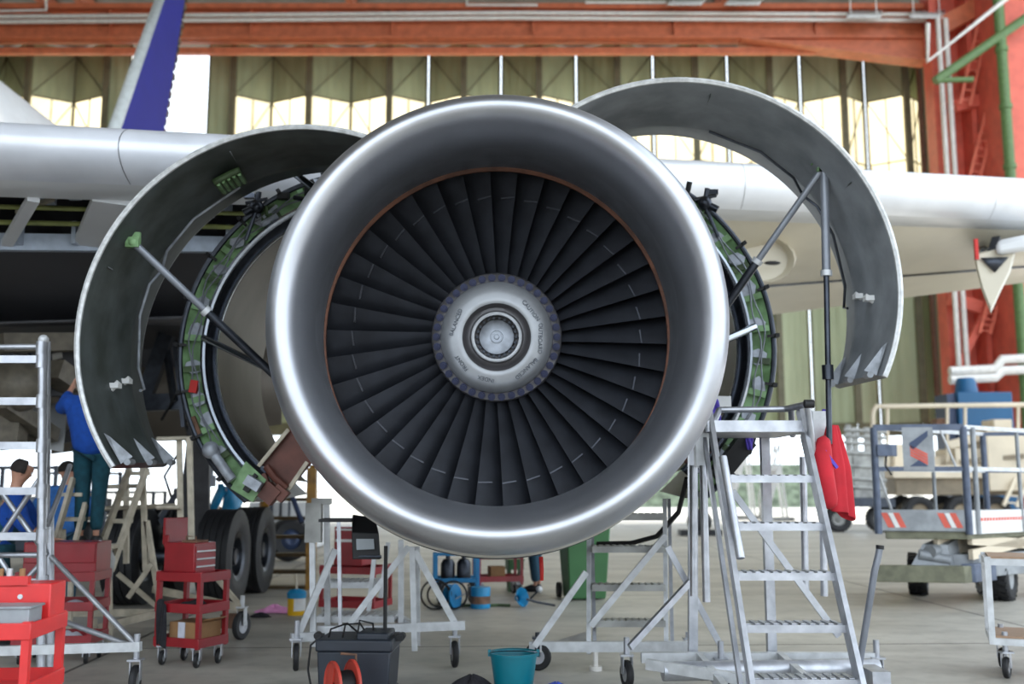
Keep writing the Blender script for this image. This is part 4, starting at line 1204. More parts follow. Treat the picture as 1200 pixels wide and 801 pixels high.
# bright red cart in the left foreground
locA = (-2.62, 5.0, 0)
A_, XA = cart('tool_cart', 'bright red tool cart cropped by the left edge of the picture, with grey tray', locA, R(4), .82, .46, .84, (.50, .77), 'red_bright')
tc_ = thing('tool_chest', 'small bright red tool box on the cart in the left foreground corner', 'tool chest', tuple(XA @ V((.1, .1, .78))))
b = MB(XA); b.box((.10, .1, .89), (.62, .2, .2)); b.build('body', 'red_bright', tc_, bevel=.006)
b = MB(XA); b.box((.05, .02, 1.0), (.5, .04, .05)); b.build('lid', 'red_bright', tc_)
b = MB(XA); b.cyl((.27, -.006, .93), (.27, .02, .93), .012, 10); b.build('latch', 'alu_white', tc_)
b = MB(XA); b.box((.22, -.12, .85), (.34, .16, .10)); b.box((.22, -.12, .90), (.36, .18, .012)); tag(b.build('parts_tray', 'lift_grey', loc=tuple(XA @ V((.22, -.12, .79))), bevel=.004), 'grey parts tray on the bright red cart at the left edge', 'tray')
for k, (x, m) in enumerate(((.16, 'cardboard'), (.20, 'alu_white'), (.26, 'cardboard'))):
    b = MB(XA); b.cyl((x, .03, 1.02), (x, .03, 1.06), .014, 10)
    tag(b.build('small_tool', m, loc=tuple(XA @ V((x, .03, 1.02)))), ['small tan bottle on the red tool box, left of the metal one', 'small metal bottle on the red tool box between two tan ones', 'small tan bottle on the red tool box, right of the metal one'][k], 'bottle', 'small bottles on the red tool box')
# dark red cart behind the scaffold
locE = (P(74, 700, 8.9).x, 8.9, 0)
E_, XE = cart('tool_cart', 'dark red tool cart with cabinet top behind the scaffold tower', locE, R(3), .64, .42, .75, (.17, .44, .68), 'red_cart')
b = MB(XE); b.box((.02, 0, .86), (.60, .36, .26)); b.box((.02, -.185, .90), (.58, .012, .16)); tag(b.build('tool_cabinet', 'red_cart', loc=tuple(XE @ V((.02, 0, .73))), bevel=.006), 'long dark red tool cabinet on the cart behind the scaffold', 'tool cabinet')
cloth('white_rag', 'white rag on the middle shelf of the dark red cart', 'rag', lambda u, v, p: (-.1 + .36 * u, -.2 + .3 * v, .455 + .035 * math.sin(PI * v) + .015 * math.sin(11 * u + p[0])), 'white_cloth', XE, rnd=4)
cloth('white_rag', 'crumpled white rag on the bottom shelf of the dark red cart', 'rag', lambda u, v, p: (.0 + .2 * u, -.18 + .22 * v, .185 + .07 * math.sin(PI * u) * math.sin(PI * v) + .015 * math.sin(13 * u + p[0])), 'white_cloth', XE, rnd=5)
# red trolley seen behind the work stand
locB = (P(417, 700, 11.6).x, 11.6, 0)
B_, XB = cart('tool_cart', 'red tool trolley with corner casters behind the silver work stand', locB, R(-18), .66, .46, .60, (.16, .52), 'red_cart')
b = MB(XB); b.box((-.06, .05, .80), (.34, .3, .42)); k_ = b.build('drawer_chest', 'red_cart', loc=tuple(XB @ V((-.06, .05, .54))), bevel=.006); tag(k_, 'red drawer chest with white strip on the trolley behind the work stand', 'tool chest')
b = MB(XB); b.box((-.06, -.104, .86), (.30, .008, .03)); b.box((-.06, -.104, .98), (.30, .008, .02)); b.build('label_strip', 'white_paint', k_)
# small red trolley behind the bottom of the engine
locC = (P(583, 680, 14.2).x, 14.2, 0)
C_, XC = cart('tool_cart', 'red trolley carrying a box behind the bottom of the intake', locC, R(14), .62, .4, .62, (.20, .5), 'red_cart')
b = MB(XC); b.box((-.02, -.02, .30), (.2, .2, .17)); tag(b.build('cardboard_box', 'cardboard', loc=tuple(XC @ V((-.02, -.02, .2))), bevel=.004), 'small brown box on the red trolley under the intake', 'box')
b = MB(XC @ Matrix.Translation((-.07, .45, 0))); b.box((.42, .0, .36), (.22, .2, .12)); b.box((.42, 0, .43), (.24, .22, .02)); b.box((.34, 0, .15), (.03, .15, .3)); b.box((.5, 0, .15), (.03, .15, .3)); tag(b.build('green_stool', 'bin_green', loc=tuple(XC @ V((.35, .45, 0)))), 'low green stool behind the red trolley under the intake', 'stool')
# blue trolley
bt = thing('blue_trolley', 'bright blue steel trolley frame carrying metal canisters under the intake', 'trolley', (P(534, 690, 13.2).x, 13.2, 0))
X = xf(WL[bt.name], R(6))
b = MB(X)
for x in (-.26, .26):
    b.bar((x, -.2, .2), (x, -.2, .62), .05); b.bar((x, .2, .2), (x, .2, .62), .05); b.bar((x, -.2, .22), (x, .2, .22), .05)
b.bar((-.26, -.2, .30), (.26, -.2, .30), .05); b.bar((-.26, .2, .30), (.26, .2, .30), .05); b.bar((-.26, -.2, .62), (.26, -.2, .62), .04)
b.build('frame', 'blue_paint', bt)
b = MB(X); b.box((0, 0, .28), (.5, .38, .03)); b.build('deck', 'steel_dark', bt)
for x in (-.2, .2):
    for y in (-.16, .16): caster(bt, X @ V((x, y, .09)), .09, .04, 'steel_dark', (1, .3, 0), .2)
for k in range(2):
    c = X @ V((-.1 + .2 * k, 0, .295)); b = MB(); b.lathe([(.001, 0), (.085, 0), (.09, .02), (.09, .2), (.06, .25), (.03, .26), (.03, .3), (.001, .3)], c, (0, 0, 1), 18)
    tag(b.build('metal_canister', 'steel_dark', loc=tuple(c)), ['dark metal canister on the left of the blue trolley', 'dark metal canister on the right of the blue trolley'][k], 'canister', 'canisters on the blue trolley')

# ---------------------------------------------------------------- small things on the floor
# black tool case with mast and monitor
cs = thing('tool_case', 'big black plastic tool case with a thin mast standing on the floor', 'tool case', (P(421, 780, 7.45).x, 7.45, 0))
X = xf(WL[cs.name], R(-3))
b = MB(X); b.hexa([V(( -.24, -.2, .06)), V((.24, -.2, .06)), V((.24, .2, .06)), V((-.24, .2, .06))], [V((-.255, -.21, .33)), V((.255, -.21, .33)), V((.255, .21, .33)), V((-.255, .21, .33))]); b.box((-.2, 0, .03), (.08, .4, .06)); b.box((.2, 0, .03), (.1, .4, .06)); b.build('body', 'case_black', cs, bevel=.012)
b = MB(X); b.box((0, 0, .37), (.53, .44, .08)); b.box((.12, -.02, .425), (.22, .3, .05)); b.build('lid', 'case_black', cs, bevel=.012)
for x in (-.3, .3):
    b = MB(X); b.box((x * .95, 0, .40), (.05, .08, .04)); b.cyl((x, -.03, .41), (x, .03, .41), .025, 10); b.build('latch', 'black', cs)
b = MB(X); b.cyl((.17, .05, .40), (.165, .05, 1.03), .014, 8); b.build('mast', 'black', cs)
for k in range(3):
    b = MB(X); b.tube([(-.2 + .1 * k, -.1, .41), (-.18 + .1 * k, -.12, .47 + .03 * k), (-.08 + .09 * k, -.05, .50), (.0 + .05 * k, 0, .42)], .007, 6); b.build('cable_loop', 'black', cs)
b = MB(X); b.tube([(-.25, -.1, .42), (-.32, -.12, .36), (-.33, -.14, .2), (-.28, -.18, .02), (-.3, -.35, .012), (-.45, -.4, .012)], .008, 6); b.build('power_cable', 'black', cs)
mo = thing('monitor', 'black inspection monitor with grey screen beside the left of the intake', 'monitor', tuple(P(430, 655, 7.5)))
b = MB(); c = P(430, 636, 7.5); b.hexa([P(413, 655, 7.5), P(446, 655, 7.5), P(444, 624, 7.55), P(412, 624, 7.55)], [P(414, 655, 7.6), P(446, 655, 7.6), P(440, 606, 7.75), P(413, 602, 7.75)]); b.build('housing', 'black', mo, bevel=.006)
b = MB(); q = V((0, -.006, 0)); b.add([P(418, 644, 7.5) + q, P(439, 643, 7.5) + q, P(438, 631, 7.525) + q, P(417.5, 631, 7.525) + q], [(0, 1, 2, 3)]); b.build('screen', 'screen', mo)
b = MB(); b.box(P(396, 609, 7.7), (.24, .26, .022)); b.build('tray', 'black', mo)
b = MB(); b.cyl(P(414, 652, 7.52), P(447, 652, 7.5), .012, 8); b.build('bracket', 'steel_dark', mo)
# cable reel
rl = thing('cable_reel', 'orange red cable reel standing in front of the black tool case', 'cable reel', (P(402, 795, 6.85).x, 6.85, 0))
ax = V((1, .55, 0)).normalized(); c = V((WL[rl.name].x, 6.85, .178))
for sgn in (-1, 1):
    b = MB(); b.lathe([(.03, .0), (.04, -.004), (.145, -.004), (.155, -.012), (.162, -.006), (.162, .006), (.145, .004), (.03, .004)], c + ax * .065 * sgn, ax, 36); b.build('flange', 'reel_red', rl)
    b = MB()
    for k in range(3):
        a = 2 * PI * k / 3 + .3; up = V((0, 0, 1)); sd = ax.cross(up); b.bar(c + ax * .075 * sgn, c + ax * .075 * sgn + (up * math.cos(a) + sd * math.sin(a)) * .125, .018, .008, up=ax)
    b.build('spoke', 'reel_red', rl)
b = MB(); b.lathe([(.05, -.06), (.095, -.055), (.1, -.03), (.095, 0), (.1, .03), (.095, .055), (.05, .06)], c, ax, 28); b.build('wound_cable', 'black', rl)
sd = ax.cross(V((0, 0, 1)))
b = MB(); b.tube([c + ax * .085 + sd * .1 - V((0, 0, .168)), c + ax * .085 + V((0, 0, .02)), c + ax * .085 + V((0, 0, .19)), c - ax * .02 + V((0, 0, .205))], .009, 8); b.tube([c + ax * .085 - sd * .1 - V((0, 0, .168)), c + ax * .085 + V((0, 0, .02))], .009, 8); b.build('stand', 'rust', rl)
b = MB(); b.tube([c + V((-.1, 0, -.05)), c + V((-.16, -.05, -.06)), c + V((-.24, -.1, -.13)), c + V((-.28, -.05, -.17)), c + V((-.2, .05, -.17))], .007, 6); b.build('loose_cable', 'black', rl)
# bucket
c = G(603, 809); c.y = 7.5; c.x = P(602, 780, 7.5).x
bk_ = thing('bucket', 'teal plastic bucket with wire handle on the floor before the ladder stand', 'bucket', tuple(c))
b = MB(); b.lathe([(.001, .012), (.125, .0), (.128, .004), (.165, .27), (.176, .272), (.178, .292), (.168, .292), (.158, .285), (.122, .012), (.001, .014)], c, (0, 0, 1), 40); b.build('pail', 'teal', bk_)
b = MB(); n = 16; b.tube([c + V((.17 * math.cos(PI * i / n), -.02 - .10 * math.sin(PI * i / n), .285 + .03 * math.sin(PI * i / n))) for i in range(n + 1)], .004, 6); b.build('wire_handle', 'chrome', bk_)
for sgn in (-1, 1):
    b = MB(); b.box(c + V((sgn * .172, 0, .285)), (.02, .04, .045)); b.build('handle_lug', 'teal', bk_)
def heap(name, lab, cat, c, rx, ry, h, m, seed, group=None):
    c = V(c); r = random.Random(seed); ph = [r.uniform(0, 6) for _ in range(8)]
    b = MB(); n = 30; mm = 9; L = []
    for i in range(mm + 1):
        t = i / mm; row = []
        for k in range(n):
            a = 2 * PI * k / n
            rr = (1 - t ** 1.6) * (1 + .18 * math.sin(3 * a + ph[0]) + .12 * math.sin(7 * a + ph[1] + 3 * t))
            row.append(c + V((rx * rr * math.cos(a), ry * rr * math.sin(a), h * t ** .8 * (1 + .25 * math.sin(4 * a + ph[2] + 5 * t)) + (.004 if i == 0 else 0))))
        L.append(row)
    b.loft(L, True, False, True); o = b.build(name, m, loc=tuple(c), sub=1, angle=180); return tag(o, lab, cat, group)
heap('rag_pile', 'dark crumpled rags on the floor left of the teal bucket', 'rags', (c.x - .30, c.y - .05, 0), .20, .15, .13, 'black_cloth', 3)
heap('rag_pile', 'blue crumpled rag on the floor right of the teal bucket', 'rags', (c.x + .30, c.y - .08, 0), .15, .12, .09, 'blue_rag', 5)
# yellow can with blue lid, pink cloth
p = G(347, 720)
yc = thing('yellow_bucket', 'yellow and white can with blue lid on the floor beside the tyres', 'can', tuple(p))
b = MB(); b.lathe([(.001, .0), (.095, 0), (.1, .01), (.1, .2), (.001, .2)], p, (0, 0, 1), 28); b.build('can', 'yellow_can', yc)
b = MB(); b.lathe([(.1015, .06), (.1015, .185)], p, (0, 0, 1), 28); 
b = MB(); L = [[p + V((.1025 * math.cos(a), .1025 * math.sin(a), z)) for a in [R(-95 + 12 * i) for i in range(10)]] for z in (.05, .19)]; b.loft(L, False); b.build('paper_label', 'white_paint', yc)
b = MB(); b.lathe([(.108, .19), (.11, .25), (.08, .28), (.03, .29), (.001, .29)], p, (0, 0, 1), 28); b.build('lid', 'blue_drum', yc)
b = MB(); b.cyl(p + V((0, 0, .28)), p + V((-.02, 0, .46)), .014, 8); b.build('brush_handle', 'alu_beige', yc)
p = G(322, 718)
heap('pink_cloth', 'pink cloth lying on the floor beside the yellow can', 'cloth', (p.x, p.y, 0), .22, .1, .09, 'pink_cloth', 9)
p = G(306, 723)
heap('dark_cloth', 'dark cloth lying on the floor under the landing gear tyre', 'cloth', (p.x, p.y, 0), .12, .08, .05, 'black_cloth', 10)
# wooden block by the tyre
p = G(272, 735); b = MB(); b.box((p.x, p.y, .07), (.22, .14, .14)); tag(b.build('wood_chock', 'rust', loc=tuple(p), bevel=.004), 'brown wooden chock on the floor beside the tool cart', 'chock')
# blue drum, hoses
p = G(563, 712)
dr = thing('blue_drum', 'small blue drum with rusty middle band on the floor under the intake', 'drum', tuple(p))
b = MB(); b.lathe([(.001, 0), (.115, 0), (.12, .01), (.118, .06)], p, (0, 0, 1), 28); b.lathe([(.118, .14), (.12, .24), (.115, .25), (.09, .245), (.001, .245)], p, (0, 0, 1), 28); b.build('shell', 'blue_drum', dr)
b = MB(); b.lathe([(.1195, .055), (.1195, .145)], p, (0, 0, 1), 28); b.build('rust_band', 'rust', dr)
p = G(612, 711)
lp_ = thing('work_lamp', 'blue cone work lamp with metal arm lying on the floor under the intake', 'lamp', tuple(p))
b = MB(); b.lathe([(.03, .10), (.05, .06), (.11, .0), (.115, -.005)], p + V((0, 0, .12)), (-1, .9, -.3), 24); b.build('lamp_shade', 'blue_drum', lp_, solid=.006)
b = MB(); b.tube([p + V((.05, -.05, .1)), p + V((.18, -.02, .06)), p + V((.4, .0, .02))], .014, 8); b.cyl(p + V((.1, 0, .1)), p + V((.2, .02, .2)), .012, 8); b.build('arm', 'steel_dark', lp_)
b = MB(); b.ball(p + V((.21, .02, .21)), .04, 12); b.build('knob', 'alu_white', lp_)
b = MB(); b.tube([p + V((-.15, 0, .02)), p + V((-.3, .05, .02)), p + V((-.5, -.05, .02)), p + V((-.7, .02, .02)), p + V((-.95, .05, .02))], .018, 8); tag(b.build('air_hose', 'primer_dark', loc=tuple(p + V((-.5, 0, 0)))), 'dark hose lying on the floor between drum and lamp', 'hose')
p = G(530, 713)
hr = thing('hose_reel', 'blue wheel shaped hose reel with black hose on the floor by the blue trolley', 'hose reel', tuple(p))
b = MB(); b.lathe([(.02, -.05), (.13, -.045), (.145, -.05), (.145, -.03), (.06, -.02), (.06, .02), (.145, .03), (.145, .05), (.02, .05)], p + V((.0, .0, .146)), (1, -.5, .1), 30); b.build('reel', 'blue_paint', hr)
for k, (dx, r) in enumerate(((-.2, .17), (-.15, .14), (.02, .16))):
    b = MB(); n = 24; b.tube([p + V((dx + r * math.cos(2 * PI * i / n), -.08 - .03 * k, .175 + r * math.sin(2 * PI * i / n))) for i in range(n)], .012, 6, True); b.build('hose_coil', 'black', hr)
b = MB(); b.cyl(p + V((.04, -.04, .12)), p + V((.18, -.1, .2)), .008, 8); b.build('crank', 'alu_white', hr)
# wheelie bin
p = G(684, 701)
bn = thing('wheelie_bin', 'green plastic wheelie bin standing behind the low ladder stand', 'bin', tuple(p))
X = xf(p, R(8))
b = MB(X); b.hexa([V((-.24, -.26, .02)), V((.24, -.26, .02)), V((.24, .2, .02)), V((-.24, .2, .02))], [V((-.29, -.36, .95)), V((.29, -.36, .95)), V((.29, .3, .95)), V((-.29, .3, .95))]); b.build('body', 'bin_green', bn, bevel=.02)
b = MB(X); b.hexa([V((-.31, -.38, .95)), V((.31, -.38, .95)), V((.31, .33, .95)), V((-.31, .33, .95))], [V((-.29, -.34, 1.03)), V((.29, -.34, 1.03)), V((.29, .3, 1.0)), V((-.29, .3, 1.0))]); b.build('lid', 'bin_green', bn, bevel=.02)
for x in (-.29, .29):
    b = MB(X); b.lathe([(.001, -.025), (.1, -.025), (.1, .025), (.001, .025)], (x, .2, .1), (1, 0, 0), 20); b.build('wheel', 'rubber', bn)
# hanging red flag strap below the engine
rs = P(635, 640, 6.9)
b = MB(); b.loft([[P(634, 652, 7.3) + V((d, 0, 0)), P(635, 668, 7.3) + V((d, .01, 0)), P(635, 680, 7.3) + V((d * .8, 0, 0))] for d in (-.014, .014)], False)
b.build('warning_streamer', 'redtag', eng, solid=.006)
# hose hanging behind the right of the intake, and a black wheeled foot
b = MB(); b.tube([P(805, 560, 8.6), P(795, 600, 8.8), P(770, 628, 9), P(740, 636, 9.2), P(700, 637, 9.4)], .022, 8); b.build('drain_hose', 'black', eng)
p = G(822, 628)
ft = thing('wheeled_jack', 'black jack with round foot and green column behind the ladder stand', 'jack', tuple(G(820, 627)))
p = WL[ft.name]; s_ = U(620, p.y)
b = MB(); b.box(p + V((0, 0, 3 * s_)), (48 * s_, .6, 7 * s_)); b.build('base_plate', 'black', ft)
b = MB(); b.ball(p + V((0, 0, 16 * s_)), 15 * s_, 16, (1, .6, 1)); b.build('foot', 'black', ft)
b = MB(); b.cyl(p + V((4 * s_, 0, 20 * s_)), p + V((4 * s_, 0, 90 * s_)), 5 * s_, 12); b.build('column', 'primer_dark', ft)
b = MB(); b.cyl(p + V((4 * s_, 0, 88 * s_)), p + V((4 * s_, 0, 150 * s_)), 3 * s_, 12); b.build('ram', 'chrome', ft)

# red coat on the strut, purple cloths
def coat(u, v, p):
    # u around, v down
    w0 = .04 + .06 * min(1, v * 2.2) + .025 * v
    a = 2 * PI * u
    f = 1 + .22 * math.sin(3 * a + p[0]) + .10 * math.sin(7 * a + p[1])
    c = P(978 + 8 * v, 497 + 103 * v + (9 * math.sin(a + 1.6) + 4 * math.sin(2 * a)) * v, 7.0)
    return (c.x + w0 * f * .85 * math.cos(a), c.y + .045 + w0 * .45 * f * math.sin(a) + .03 * v, c.z)
ct = thing('red_coat', 'red coat hanging beside the top of the right ladder stand', 'coat', tuple(P(975, 610, 7.0)))
b = MB(); r_ = random.Random(2); ph = [.4, 2.2]; 
b.loft([[V(coat(i / 40, j / 16, ph)) for j in range(17)] for i in range(41)], False); b.build('body', 'red_cloth', ct, sub=1, angle=180, solid=.006)
b = MB(); b.tube([P(966, 508, 6.9), P(962, 540, 6.85), P(968, 575, 6.85), P(974, 598, 6.86)], [.05, .075, .07, .062], 12); b.build('sleeve', 'red_cloth', ct, sub=1, angle=180)
b = MB(); b.bar(P(966, 528, 6.82), P(981, 548, 6.82), .02, .02); b.build('strap', 'purple_cloth', ct)
for k, (x, yv, Yd, dx, dz, lb) in enumerate(((967, 492, 7.2, .05, .16, 'purple cloth strip hanging beside the red coat'), (836, 490, 7.7, .12, .3, 'purple cloth bundle tucked between intake and ladder stand'), (878, 515, 8.0, .06, .16, 'small purple cloth hanging below the right reverser half'))):
    c = P(x, yv, Yd); b = MB(); n = 8
    b.loft([[c + V((dx * (-.5 + j / n) * (1 - .3 * abs(t)), .02 * math.sin(j * 1.3 + t * 3), dz * .5 * t)) for j in range(n + 1)] for t in (-1, -.5, 0, .5, 1)], False)
    tag(b.build('purple_cloth', 'purple_cloth', loc=tuple(c - V((0, 0, dz / 2))), solid=.02, sub=1, angle=180), lb, 'cloth')
b = MB(); c = P(846, 473, 8.0); b.box(c, (.14, .03, .12)); tag(b.build('white_notice', 'white_paint', loc=tuple(c)), 'white card between the intake and the ladder stand rail', 'card')
# ---------------------------------------------------------------- scissor lift at the right
LY = 12.7
near = P(1140, 690, LY)
YW = R(27)
ll = thing('scissor_lift', 'grey scissor lift with guard rails and striped platform edge at the right', 'scissor lift', (near.x + .6, LY + 1, 0))
Xl = Matrix.Translation((near.x, LY, 0)) @ Matrix.Rotation(YW, 4, 'Z')
# local frame: corner nearest the camera at the origin, +x along the long side, +y along the short end
LL, LWd = 2.6, 1.16
Xl = Matrix.Translation((near.x, LY, 0)) @ Matrix.Rotation(R(38), 4, 'Z')
EX = V((math.cos(R(40)), math.sin(R(40)), 0)); 
xa = V((-.985, .17, 0))      # along the short end, to the left
ya = V((.80, .60, 0))        # along the long side, to the right and away
def lo(u, v, z): return V((near.x, LY, 0)) + xa * u + ya * v + V((0, 0, z))
W0 = 1.06
zd, zd0 = P(1140, 598, LY).z, P(1140, 628, LY).z
zr = P(1140, 500, LY).z
zm = P(1140, 549, LY).z
def lbox(name, m, u0, u1, v0, v1, z0, z1, par=None, bevel=.008):
    b = MB(); b.hexa([lo(u0, v0, z0), lo(u1, v0, z0), lo(u1, v1, z0), lo(u0, v1, z0)], [lo(u0, v0, z1), lo(u1, v0, z1), lo(u1, v1, z1), lo(u0, v1, z1)])
    return b.build(name, m, par or ll, bevel=bevel)
lbox('platform', 'lift_grey', 0, W0, 0, LL, zd0 + .05, zd - .02)
lbox('platform_skirt', 'lift_olive', .05, W0 - .05, .05, LL - .05, zd0 - .04, zd0 + .06)
tb = lbox('toe_board', 'lift_grey', .03, W0 - .03, -.012, .0, zd0 + .06, zd + .01)
def stripe(u, wd, m='stripe_red'):
    b = MB(); h0, h1 = zd0 + .10, zd - .03; q = V((0, -.004, 0))
    b.add([lo(u, -.014, h0) + q, lo(u + wd, -.014, h0) + q, lo(u + wd + .08, -.014, h1) + q, lo(u + .08, -.014, h1) + q], [(0, 1, 2, 3)]); b.build('hazard_stripe', m, tb)
for u in (.06, .20, .72, .86): stripe(u, .075)
for u in (.13, .79): stripe(u, .06, 'white_paint')
sb = lbox('side_board', 'white_paint', -.012, 0, 0, LL, zd0 + .02, zd + .0)
b = MB()
for k in range(26):
    v = .25 + .07 * k
    b.add([lo(-.016, v, zd - .13), lo(-.016, v + .05, zd - .13), lo(-.016, v + .06, zd - .09), lo(-.016, v + .01, zd - .09)], [(0, 1, 2, 3)])
b.build('red_lettering_band', 'stripe_red', sb)
for u, v, m, r in ((0, 0, 'lift_blue', .045), (W0, 0, 'lift_blue', .045), (0, LL, 'lift_blue', .04), (W0, LL, 'lift_blue', .04), (-.03, .16, 'lift_grey', .032), (0, LL * .5, 'lift_grey', .025), (W0, LL * .5, 'lift_grey', .025)):
    b = MB(); b.cyl(lo(u, v, zd0 + .02), lo(u, v, zr), r, 12); b.build('rail_post', m, ll)
for z, m in ((zr, 'lift_blue'), (zm, 'lift_blue')):
    b = MB(); b.bar(lo(0, 0, z), lo(W0, 0, z), .05, .055 if z == zm else .075); b.build('end_rail', m, ll)
    for u in (0, W0):
        b = MB(); b.bar(lo(u, 0, z), lo(u, LL, z), .045, .05); b.build('side_rail', 'alu_white', ll)
    b = MB(); b.bar(lo(0, LL, z), lo(W0, LL, z), .04, .05); b.build('end_rail', m, ll)
for p, q in (((W0 - .02, .0, zm), (W0 + .0, .3, zd)), ((.1, 0, zm), (.28, 0, zr))):
    b = MB(); b.cyl(lo(*p), lo(*q), .016, 8); b.build('rail_brace', 'alu_white', ll)
# sign plate with emblem
sg = lbox('sign_plate', 'lift_grey', .34, .70, -.045, -.03, zm - .02, zr + .0, bevel=0)
def emb(name, m, pts):
    b = MB(); H_ = zr - zm
    b.add([lo(.70 - .36 * x, -.052, zm + H_ * y) for x, y in pts], [list(range(len(pts)))]); b.build(name, m, sg)
emb('emblem', 'logo_blue', [(.86, .92), (.86, .78), (.36, .46), (.24, .56), (.24, .62)])
for k in range(4):
    y = .52 - .07 * k; emb('emblem_stripe', 'stripe_red', [(.26, y), (.26, y + .055), (.82, y - .16), (.82, y - .215)])
emb('emblem', 'logo_blue', [(.22, .06), (.54, .22), (.84, .06)])
bx_ = lbox('control_box', 'lift_blue', .80, .98, -.09, .02, P(1055, 534, LY).z, P(1055, 520, LY).z)
b = MB(); b.tube([lo(.9, -.04, P(1055, 534, LY).z), lo(.91, -.05, P(1055, 545, LY).z), lo(.86, -.02, P(1055, 556, LY).z)], .012, 6); b.build('control_cable', 'black', bx_)
# scissor arms folded, chassis
b = MB()
for u in (.1, .5):
    b.bar(lo(u, .2, .62), lo(u, LL - .2, zd0 - .02), .06, .12); b.bar(lo(u, .2, zd0 - .05), lo(u, LL - .2, .66), .06, .12)
b.build('scissor_arm', 'beige_truck', ll)
lbox('chassis', 'lift_grey', .05, .5, .3, LL - .2, .34, .62)
b = MB(); b.hexa([lo(.3, .08, .42), lo(.78, .08, .42), lo(.72, .5, .42), lo(.36, .5, .42)], [lo(.36, .2, .74), lo(.66, .2, .74), lo(.66, .5, .8), lo(.4, .5, .8)]); b.cyl(lo(.34, .18, .55), lo(.7, .18, .62), .07, 12); b.cyl(lo(.52, .1, .66), lo(.52, .5, .7), .08, 12); b.build('hydraulic_block', 'lift_grey', ll)
b = MB(); b.hexa([lo(.0 , -.16, .30), lo(1.04, -.16, .30), lo(1.04, .02, .30), lo(.0, .02, .30)], [lo(.0, -.16, .50), lo(1.04, -.16, .50), lo(1.04, .02, .50), lo(.0, .02, .50)]); b.build('bumper', 'lift_olive', ll, bevel=.01)
b = MB(); b.hexa([lo(-.04, -.0, .30), lo(.12, -.0, .30), lo(.12, .5, .30), lo(-.04, .5, .30)], [lo(-.04, 0, .52), lo(.12, 0, .52), lo(.12, .5, .52), lo(-.04, .5, .52)]); b.build('side_step', 'lift_blue', ll, bevel=.01)
def lug_tyre(par, c, axv, r, w_, hub='alu_white', n=44):
    b = MB(); c = V(c); axv = V(axv).normalized()
    b.lathe([(r * .52, -w_ * .42), (r * .62, -w_ * .5), (r * .88, -w_ * .5), (r, -w_ * .40), (r, w_ * .40), (r * .88, w_ * .5), (r * .62, w_ * .5), (r * .52, w_ * .42)], c, axv, n)
    x = axv.cross(V((0, 0, 1))).normalized(); y = axv.cross(x)
    for k in range(22):
        for sgn in (-1, 1):
            a = 2 * PI * (k + (.5 if sgn > 0 else 0)) / 22; d = x * math.cos(a) + y * math.sin(a); t = axv.cross(d)
            b.bar(c + d * r + axv * sgn * w_ * .08, c + d * r * 1.0 + axv * sgn * w_ * .46 + t * .03, .05 * r / .3, .03, up=d)
    o = b.build('tyre', 'rubber', par, angle=30)
    b = MB(); b.lathe([(.001, w_ * .2), (r * .12, w_ * .34), (r * .2, w_ * .3), (r * .3, w_ * .2), (r * .46, w_ * .25), (r * .54, w_ * .42), (r * .54, -w_ * .42), (r * .46, -w_ * .25), (r * .12, -w_ * .34), (.001, -w_ * .2)], c, axv, 28); b.build('wheel_rim', hub, o)
axw = xa * -1
lug_tyre(ll, G(1077, 696) + V((0, 0, .275)), V((.9, -.42, 0)), .27, .24)
lug_tyre(ll, G(1176, 703) + V((0, 0, .30)), V((.78, -.62, 0)), .30, .26)
lug_tyre(ll, lo(W0 - .1, LL - .3, .28), xa, .28, .24)
lug_tyre(ll, lo(.05, LL - .3, .28), xa, .28, .24)
# wheeled table at the right edge
tb_ = thing('wheeled_table', 'silver wheeled work table with brown tops at the right edge', 'trolley', (P(1157, 760, 8.1).x + .5, 8.3, 0))
Yt = 8.1
Xt = xf((P(1157, 655, Yt).x, Yt, 0), R(-22))
x0 = 0; x1 = 1.1; d_ = .6
zt_ = P(1157, 655, Yt).z; z0_ = P(1157, 748, Yt).z
for z, nm in ((zt_, 'table_top'), (z0_, 'shelf')):
    b = MB(Xt); b.box(((x0 + x1) / 2, d_ / 2, z + .012), (x1 - x0 - .02, d_ - .02, .022)); b.build(nm, 'wood', tb_)
    b = MB(Xt); b.box(((x0 + x1) / 2, 0, z - .018), (x1 - x0, .04, .05)); b.box(((x0 + x1) / 2, d_, z - .018), (x1 - x0, .04, .05)); b.box((x0, d_ / 2, z - .018), (.04, d_, .05)); b.box((x1, d_ / 2, z - .018), (.04, d_, .05)); b.build('frame', 'alu_white', tb_)
for x in (x0, x1):
    for y_ in (0, d_):
        b = MB(Xt); b.box((x, y_, (zt_ + z0_) / 2 - .01), (.045, .045, zt_ - z0_ + .06)); b.build('leg', 'alu_white', tb_)
        caster(tb_, Xt @ V((x + (.09 if x == x0 else -.09), y_ + (.05 if y_ == 0 else -.05), .08)), .08, .04, 'aluminium', (.8, -.6, 0), z0_ - .03)

# ---------------------------------------------------------------- things at the far end
# beige truck
TY = 36.5
tk = thing('service_truck', 'beige service truck parked in the sun behind the scissor lift', 'truck', (P(1120, 600, TY).x, TY + 1, 0))
def tbox(name, m, x0, x1, y0, y1, Y0, Y1, bevel=.03, py=None):
    a = P(x0, y1, Y0); c = P(x1, y0, Y0)
    b = MB(); b.box(((a.x + c.x) / 2, (Y0 + Y1) / 2, (a.z + c.z) / 2), (c.x - a.x, Y1 - Y0, c.z - a.z)); return b.build(name, m, tk, bevel=bevel)
tbox('chassis', 'beige_dark', 1050, 1225, 559, 580, TY + .3, TY + 1.9)
tbox('deck', 'beige_truck', 1046, 1225, 545, 560, TY, TY + 2.2)
tbox('body', 'beige_truck', 1120, 1160, 525, 546, TY + .2, TY + 2)
tbox('cab', 'beige_truck', 1160, 1225, 502, 575, TY - .2, TY + 2)
